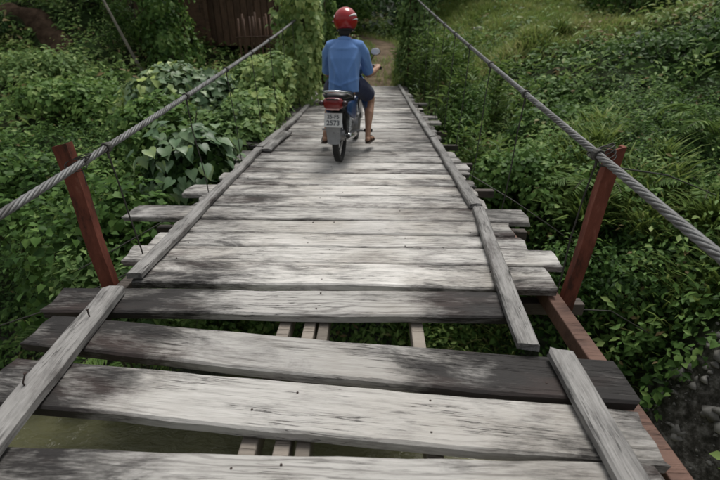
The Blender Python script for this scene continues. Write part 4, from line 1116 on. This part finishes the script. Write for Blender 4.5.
B = [ # label, location, radii, leaves, leaf kind, size, material, tint
 ('leafy vine mound hugging the left edge boards beside the rider', (-1.75, 6.7, -.35), (.55, 1.0, .75), 2300, 'heart', (.07, .12), 'vine', .62),
 ('pale vines spilling from the vine column onto the left deck edge', (-1.75, 7.9, -.2), (.6, .8, 1.0), 2000, 'heart', (.07, .12), 'vine', .74),
 ('low vine mound on the left edge just behind the broad leaved vine', (-1.85, 5.65, -.55), (.6, .6, .75), 1700, 'heart', (.06, .11), 'vine', .42),
 ('round leafy bush under the left cable', (-3.1, 6.2, -.8), (.95, .95, .95), 2600, 'heart', (.06, .11), 'creeper', .5),
 ('pale topped bush left of the vine column', (-3.6, 8.4, -.5), (1.3, 1.0, .95), 2400, 'heart', (.10, .19), 'bigleaf', .6),
 ('yellowish leafy bush in front of the hut', (-2.7, 10.6, -.2), (.9, .9, .8), 1800, 'heart', (.08, .14), 'vine', .6),
 ('dark bush beside the left red post', (-2.45, 3.55, -1.35), (.8, .7, 1.1), 2600, 'heart', (.05, .09), 'creeper', .46),
 ('dark bush at the left border of the picture', (-4.3, 4.6, -1.1), (1.1, .9, .9), 2600, 'heart', (.05, .09), 'creeper', .38),
 ('small bright bush under the left end of the near boards', (-2.15, 3.05, -1.75), (.55, .4, 1.15), 1500, 'oval', (.06, .11), 'vine', .36),
 ('wide creeper mound on the left bank below the hut', (-5.6, 8.4, -.5), (1.5, 1.2, .8), 3200, 'heart', (.06, .11), 'creeper', .5),
 ('grass green bush below the red earth scar', (-8.0, 10.8, -.1), (1.5, 1.0, .8), 2600, 'oval', (.10, .17), 'vine', .5),
 ('round leaved creeper mound beyond the right red post', (4.3, 6.2, -1.0), (1.25, 1.0, 1.05), 3600, 'heart', (.05, .095), 'creeper', .56),
 ('large creeper covered mound at the upper right', (6.6, 9.4, -.1), (2.0, 1.5, 1.35), 4800, 'heart', (.06, .11), 'creeper', .42),
 ('creeper hummock halfway up the right bank', (3.6, 9.0, -.5), (1.2, 1.1, .85), 3000, 'heart', (.06, .11), 'creeper', .56),
 ('dark leafy bush at the right border of the picture', (5.4, 4.9, -1.2), (1.3, 1.1, 1.2), 3200, 'heart', (.05, .095), 'creeper', .40),
 ('low bush between the right edge boards and the right post', (1.85, 5.3, -.95), (.6, .8, .75), 2000, 'heart', (.045, .085), 'creeper', .52),
 ('dark shaded bush below the right red post', (2.3, 3.9, -1.55), (.75, .6, .75), 2000, 'oval', (.05, .09), 'creeper', .42),
 ('bushy weeds against the right edge boards past the rider', (1.55, 7.6, -.6), (.5, .9, .85), 2200, 'oval', (.05, .10), 'creeper', .56),
 ('leafy shrub on the right bank under the cable', (2.9, 7.0, -.7), (.8, .8, .75), 2200, 'heart', (.05, .09), 'creeper', .55),
]
for i, (lab, loc, rad, n, kd, sz, mt, tb) in enumerate(B):
    bush('bush', lab, 'bush', loc, rad, n, kd, sz, MT[mt], 10, seed=i, tb=tb, stems=6)

# tall weeds: thin stems with slender leaves along the far right edge
def weed_clump(loc, H, n_st, spread, label, seed, name='tall_weed'):
    g = np.random.default_rng(seed); root = empty(name, loc); parts = []; mb = MB()
    for k in range(n_st):
        x0, y0 = g.normal(0, spread, 2); hh = H * g.uniform(.55, 1.0); lx, ly = g.normal(0, .13, 2) * hh
        pts = [np.array([x0 + lx * t * t, y0 + ly * t * t, hh * t]) for t in np.linspace(0, 1, 7)]
        mb.tube([tuple(p) for p in pts], [.006 * (1 - .7 * i / 6) for i in range(7)], 4)
        m = int(26 * hh) + 8; t = .15 + .85 * g.random(m)
        P = np.stack([x0 + lx * t * t, y0 + ly * t * t, hh * t], 1)
        az = g.uniform(0, 6.283, m); D = np.stack([np.cos(az), np.sin(az), g.uniform(-.3, .9, m)], 1)
        N = np.stack([-np.cos(az) * .5, -np.sin(az) * .5, np.ones(m)], 1) + g.normal(0, .3, (m, 3))
        ok = clear_of_bridge(P + np.array(loc), -.08)
        if ok.sum(): parts.append(leaves(P[ok], N[ok], g.uniform(.10, .24, ok.sum()), np.clip(g.normal(.52, .16, ok.sum()), 0, 1), 'slender', D[ok]))
    V, F, Tt = cat(parts)
    fo = link(bpy.data.objects.new('foliage', tri_mesh('foliage', V, F, MT['fern'], Tt)), root); fo['kind'] = 'stuff'
    mb.build('stem', MT['stem'], root)
    return tag(root, label, 'weeds')
for k, (loc, H, ns, sp, lab) in enumerate([
    (on_ground(1.25, 12.2), 1.9, 26, .25, 'tallest weeds crowding the far right end of the deck'),
    (on_ground(1.35, 10.6), 1.75, 26, .26, 'tall thin weeds right of the deck beyond the rider'),
    (on_ground(1.55, 9.3), 1.5, 24, .26, 'upright weeds under the far hangers of the right cable'),
    (on_ground(1.45, 7.9), 1.35, 22, .22, 'ragged weeds beside the right edge boards level with the rider'),
    (on_ground(2.2, 8.3), 1.2, 20, .3, 'weeds on the right bank behind the right cable'),
    (on_ground(1.45, 6.3), 1.35, 18, .2, 'weeds growing up through the right deck edge before the rider'),
    (on_ground(-2.3, 12.6), 1.5, 18, .3, 'weeds at the left foot of the far path'),
    (on_ground(.98, 14.4), .95, 16, .2, 'low weeds leaning over the earth path from the right'),
    (on_ground(-.75, 14.6), .9, 16, .22, 'low weeds leaning over the earth path behind the rider'),
    (on_ground(2.3, 13.6), 1.3, 22, .5, 'weeds at the right foot of the far path')]):
    weed_clump(loc, H, ns, sp, lab, 40 + k)

# ferns
def fern_mesh(seed, n_fr=9, L=.75, up=.8, slim=1.0):
    g = np.random.default_rng(seed); parts = []; mb = MB()
    for k in range(n_fr):
        az = 6.283 * k / n_fr + g.uniform(-.3, .3); l = L * g.uniform(.7, 1.05); rise = up * g.uniform(.7, 1.2)
        t = np.linspace(.02, 1, 30); rad_ = l * (t * .9); zz = l * (rise * t - (rise * .95) * t ** 2.4)
        c, s = math.cos(az), math.sin(az)
        pts = np.stack([c * rad_, s * rad_, zz], 1)
        mb.tube([tuple(p) for p in pts[::5]], .004, 4)
        side = np.array([-s, c, 0]); tang = nrm(np.gradient(pts, axis=0)); nn = nrm(np.cross(tang, side[None]))
        nn = np.where(nn[:, 2:3] < 0, -nn, nn)
        for sg in (-1, 1):
            D = side[None] * sg + tang * .45 - np.array([0, 0, .15])
            S = l * .24 * slim * np.sin(np.clip(t * .94 + .06, 0, 1) * math.pi) ** .7 + .01
            parts.append(leaves(pts, nn + g.normal(0, .12, (30, 3)), S, np.clip(g.normal(.55, .1, 30) + .1 * (k % 3 - 1), 0, 1), 'slender', D))
    V, F, Tt = cat(parts)
    return tri_mesh('frond', V, F, MT['fern'], Tt), mb
fern_protos = [fern_mesh(1), fern_mesh(2, 8, .9, 1.1), fern_mesh(3, 7, .65, .6)]
for k, (p, q, sc, rz, lab) in enumerate([
    ((1.75, 4.7), 1, 1.05, .3, 'fern with long arching fronds right of the deck'),
    ((2.6, 4.9), 0, 1.0, 1.1, 'fern just beyond the right red post'),
    ((3.5, 4.4), 2, 1.15, 2.0, 'fern low on the shaded right bank'),
    ((1.5, 3.9), 2, .9, .8, 'fern beneath the right edge beam'),
    ((4.0, 5.2), 1, .9, 2.9, 'fern at the right under the creeper mound'),
    ((-2.9, 4.1), 1, 1.0, .2, 'fern left of the left red post'),
    ((-3.7, 4.3), 0, 1.1, 1.4, 'fern hanging in the dark left corner'),
    ((-2.1, 4.6), 2, .9, 2.2, 'fern in the shade below the broad leaved vine'),
    ((.5, 5.0), 0, .9, .5, 'fern seen through the gap between the near boards'),
    ((-.7, 5.2), 2, .95, 1.9, 'fern under the deck left of the pale stringers')]):
    fm, mb = fern_protos[q]; root = empty('fern', on_ground(p[0], p[1], .12), rz); root.scale = (sc, sc, sc)
    fo = link(bpy.data.objects.new('fronds', fm), root); mb.build('stalk', MT['stem'], root)
    tag(root, lab, 'fern', 'ferns on the banks')

# grass tussocks
def tussock(loc, n, L, label, seed):
    g = np.random.default_rng(seed); root = empty('grass_tussock', loc)
    az = g.uniform(0, 6.283, n); lean = g.uniform(.15, 1.0, n); P = np.stack([g.normal(0, .06, n), g.normal(0, .06, n), np.zeros(n)], 1)
    D = np.stack([np.cos(az) * lean, np.sin(az) * lean, np.ones(n)], 1); N = np.stack([-np.cos(az), -np.sin(az), lean], 1)
    V, F, Tt = leaves(P, N, g.uniform(.5, 1, n) * L, np.clip(g.normal(.45, .15, n), 0, 1), 'blade', D)
    fo = link(bpy.data.objects.new('blades', tri_mesh('blades', V, F, MT['grass'], Tt)), root); fo['kind'] = 'stuff'
    mb = MB(); mb.lathe([(-.1, .05), (.0, .07), (.05, .04)], 8, (0, 0, 0), 'Z'); mb.build('root_crown', MT['stem'], root)
    return tag(root, label, 'grass', 'grass tussocks')
for k, (p, L, lab) in enumerate([((1.35, 3.75), .6, 'grass tussock arching below the brown edge beam'), ((1.95, 3.55), .55, 'grass tussock at the edge of the mud'), ((2.4, 4.5), .7, 'long grass tussock behind the right red post'),
    ((.35, 4.9), .5, 'grass tussock under the deck by the right stringer'), ((3.3, 3.9), .6, 'grass tussock on the shaded right slope'), ((1.6, 5.9), .75, 'grass tussock with long drooping blades by the right deck edge'),
    ((4.8, 12.6), .7, 'yellow green tussock at the lower edge of the meadow')]):
    tussock(on_ground(p[0], p[1], .03), 240, L, lab, 60 + k)

# trees
def tree_proto(seed, H, crown, n, mat, size=(.12, .22), low=.15):
    g = np.random.default_rng(seed); mb = MB()
    tr = [(0, 0, -.3), (.06, .03, H * .3), (-.05, .06, H * .6), (.04, 0, H * .88)]
    mb.tube(tr, [.15, .12, .08, .03], 9); C = []
    for k in range(13):
        z = H * (low + (.95 - low) * k / 12); az = k * 2.4 + g.uniform(-.4, .4); r = crown * (.45 + .45 * math.sin(math.pi * min(1, (z / H) * .95))) * g.uniform(.6, 1.05)
        e = (r * math.cos(az), r * math.sin(az), z + .25 * r)
        mb.tube([(0, 0, z * .8), (e[0] * .5, e[1] * .5, z * .92 + .1), e], [.045, .028, .01], 6); C.append(e)
    C = np.array(C); L = len(C); LR = crown * g.uniform(.34, .58, L)
    w = g.choice(L, n); d = nrm(g.normal(size=(n, 3))); rr = LR[w] * (1 - np.abs(g.normal(0, .25, n)))
    P = C[w] + d * rr[:, None] * np.array([1, 1, .75]); N = d * .7 + np.array([0, 0, .5]) + g.normal(0, .45, (n, 3))
    V, F, Tt = leaves(P, N, g.uniform(size[0], size[1], n), np.clip(.45 + g.normal(0, .15, n) + .2 * (g.random(L)[w] - .5), 0, 1), 'oval')
    return mb, tri_mesh('crown', V, F, MT[mat], Tt)
protos = [tree_proto(1, 5.2, 1.9, 7000, 'darkleaf'), tree_proto(2, 6.0, 2.1, 7500, 'darkleaf', (.13, .24), .08), tree_proto(3, 4.2, 1.7, 6000, 'creeper', (.12, .2), .05)]
trunks = []
for k, (p, q, sc, rz, lab) in enumerate([
    ((9.3, 10.4), 1, .95, 0, 'dark spreading tree in the upper right corner'),
    ((11.5, 13.0), 0, 1.1, 1, 'dark tree behind the creeper mound at the upper right'),
    ((7.6, 14.6), 2, .8, 2, 'smaller tree at the upper right edge of the meadow'),
    ((9.5, 18.5), 1, 1.0, 3, 'dark tree standing above the right meadow'),
    ((5.2, 23.5), 0, 1.0, 4, 'tree behind the meadow right of the path'),
    ((2.9, 25.5), 2, 1.1, .5, 'tree closing the view right beside the path'),
    ((-1.6, 22.5), 2, 1.1, 1.5, 'tree left of the path behind the red helmet'),
    ((-1.2, 28.5), 0, 1.2, 2.5, 'farthest dark tree closing the path'),
    ((-2.6, 16.8), 1, .8, 3.5, 'dark tree between the hut and the path'),
    ((-9.6, 17.2), 0, 1.05, .8, 'dark tree left of the hut'),
    ((-12.4, 12.6), 1, .95, 1.8, 'dark tree in the upper left corner'),
    ((-14.5, 17.5), 0, 1.2, 2.8, 'dark tree behind the red earth scar'),
    ((-6.7, 13.3), 2, .55, .9, 'small leafy tree in front of the middle of the hut')]):
    mb, cm = protos[q]; root = empty('tree', on_ground(*p), rz); root.scale = (sc, sc, sc)
    t = mb.build('trunk', MT['bark'], root) if len(trunks) <= q or True else None
    link(bpy.data.objects.new('crown', cm), root)
    tag(root, lab, 'tree', 'trees on the far bank')

# bare leaning pole and a dead bush
mb = MB(); mb.tube([(0, 0, -.3), (-.12, .02, .4), (-.34, .0, .98), (-.62, .03, 1.7), (-1.2, .1, 3.2)], [.05, .045, .04, .034, .02], 8)
pole = mb.build('leaning_pole', MT['paletrunk'], None, smooth=True, loc=on_ground(-5.95, 11.9)); tag(pole, 'bare pale pole leaning left in front of the hut', 'pole')

# ------------------------------------------------------------------ hut
def hut():
    hx, hy = -5.75, 15.3; z0 = float(ground(hx, hy)) - .05
    root = empty('hut', (hx, hy, z0)); tag(root, 'brown wooden hut half hidden behind vines at the upper left', 'hut')
    W, D, H = 5.6, 3.6, 2.3
    nb = 26; g = random.Random(4)
    wl_ = MB(); wl_.box((0, D / 2, H / 2), (W - .1, D - .16, H)); wall = wl_.build('wall', MT['hut_wood'], root)
    for k in range(nb):
        x = -W / 2 + (k + .5) * W / nb
        if -.55 < x < .35: continue
        w = W / nb - .018
        mb = MB(); mb.box((0, 0, 0), (H - .02, .03, w), bev=.004)
        o = mb.build('wall_board', MT['hut_wood'], wall, loc=(x, .045 - g.uniform(0, .014), H / 2 + .01), rot=(0, R(90), 0)); o.rotation_euler = (R(g.uniform(-.4, .4)), R(90), 0)
    mb = MB(); mb.box((-.1, .05, 1.0), (.86, .04, 2.0), bev=.005); door = mb.build('door', MT['hut_wood'], root)
    mb = MB(); mb.tube([(.22, .0, 1.0), (.22, -.03, 1.05), (.22, -.03, 1.15), (.22, .0, 1.2)], .01, 6); mb.build('handle', MT['wire'], door)
    for x in (-W / 2, -.62, .42, W / 2):
        mb = MB(); mb.box((x, -.02, H / 2), (.12, .12, H + .1), bev=.01); mb.build('post', MT['hut_wood'], root)
    mb = MB()
    for sg in (-1, 1):
        N = 30
        for k in range(N):
            xa = -W / 2 - .5 + (W + 1) * k / N; xb = -W / 2 - .5 + (W + 1) * (k + 1) / N; dz = .03 * (k % 2)
            ye = D / 2 + sg * (D / 2 + .75)
            v = [(xa, D / 2, H + 1.2 + dz), (xb, D / 2, H + 1.2 - dz + .03), (xb, ye, H - .12 - dz + .03), (xa, ye, H - .12 + dz)]
            v += [(p[0], p[1], p[2] - .05) for p in v]
            mb.add(v, [(0, 1, 2, 3), (7, 6, 5, 4), (0, 3, 7, 4), (1, 5, 6, 2), (3, 2, 6, 7), (0, 4, 5, 1)])
    mb.build('roof', MT['bark'], root)
hut()

# bamboo fence between the hut and the vine column
fr = empty('stake_fence', on_ground(-3.0, 13.2)); tag(fr, 'grey upright stake fence right of the hut', 'fence')
g = random.Random(8); mb0 = MB(); mb0.tube([(0, 0, -.2), (.01, 0, .6), (0, .01, 1.25), (.01, 0, 1.9)], [.035, .034, .03, .026], 7); s0 = mb0.build('stake', MT['hut_wood'], fr, smooth=True)
for k in range(15):
    o = s0 if k == 0 else link(s0.copy(), fr)
    o.location = (-.75 + k * .105 + g.uniform(-.02, .02), g.uniform(-.03, .03), g.uniform(-.1, .1)); o.rotation_euler = (R(g.uniform(-2, 2)), R(g.uniform(-3, 3)), g.uniform(0, 6))
for z in (.5, 1.35):
    mb = MB(); mb.tube([(-.85, -.05, z), (0, -.055, z + .03), (.85, -.05, z)], .022, 6); mb.build('rail', MT['hut_wood'], fr)

# stones on the mud, pale slab in the meadow
g = np.random.default_rng(14)
def stone(loc, s, label, cat_='stone', group=None, mat='stone', flat=.6, name='stone'):
    bm = bmesh.new(); bmesh.ops.create_icosphere(bm, subdivisions=2, radius=1)
    k1 = g.uniform(0, 9, 3)
    for v in bm.verts:
        q = 1 + .22 * math.sin(v.co.x * 3 + k1[0]) * math.cos(v.co.y * 2.6 + k1[1]) + .12 * math.sin(v.co.z * 5 + k1[2] + v.co.x * 4)
        v.co = Vector((v.co.x * s[0] * q, v.co.y * s[1] * q, v.co.z * s[2] * q * flat))
    me_ = bpy.data.meshes.new(name); bm.to_mesh(me_); bm.free(); me_.materials.append(MT[mat])
    me_.polygons.foreach_set('use_smooth', [True] * len(me_.polygons))
    o = link(bpy.data.objects.new(name, me_)); o.location = loc; o.rotation_euler = (0, 0, g.uniform(0, 6)); return tag(o, label, cat_, group)
sl = stone(on_ground(2.75, 16.8, .12), (.75, .25, .22), 'pale flat rock in the grass right of the path', 'rock', mat='slab', flat=.7, name='rock')
stone(on_ground(3.75, 17.2, .1), (.4, .22, .16), 'smaller pale rock right of the flat rock in the meadow', 'rock', mat='slab', flat=.8, name='rock')

# broken rubble between them: one mass
n = 4200; x = g.uniform(1.0, 3.6, n); y = g.uniform(1.0, 3.0, n); keep = (y - shore(x) > -.1) & (fbm(x * 2, y * 2, 3) > .36); x, y = x[keep], y[keep]; n = len(x)
oct_ = np.array([(1, 0, 0), (-1, 0, 0), (0, 1, 0), (0, -1, 0), (0, 0, 1), (0, 0, -1)], float)
of = np.array([(0, 2, 4), (2, 1, 4), (1, 3, 4), (3, 0, 4), (2, 0, 5), (1, 2, 5), (3, 1, 5), (0, 3, 5)])
sz = .008 + .075 * g.random(n) ** 4
V = np.stack([x, y, ground(x, y) + sz * .2], 1)[:, None] + oct_[None] * sz[:, None, None] * g.uniform(.5, 1.3, (n, 6, 1)) + g.normal(0, .15, (n, 6, 3)) * sz[:, None, None]
tag(link(bpy.data.objects.new('rubble', tri_mesh('rubble', V.reshape(-1, 3), (of[None] + (np.arange(n) * 6)[:, None, None]).reshape(-1, 3), MT['stone']))), 'broken grey rubble strewn over the mud at the lower right', 'rubble', kind='stuff')
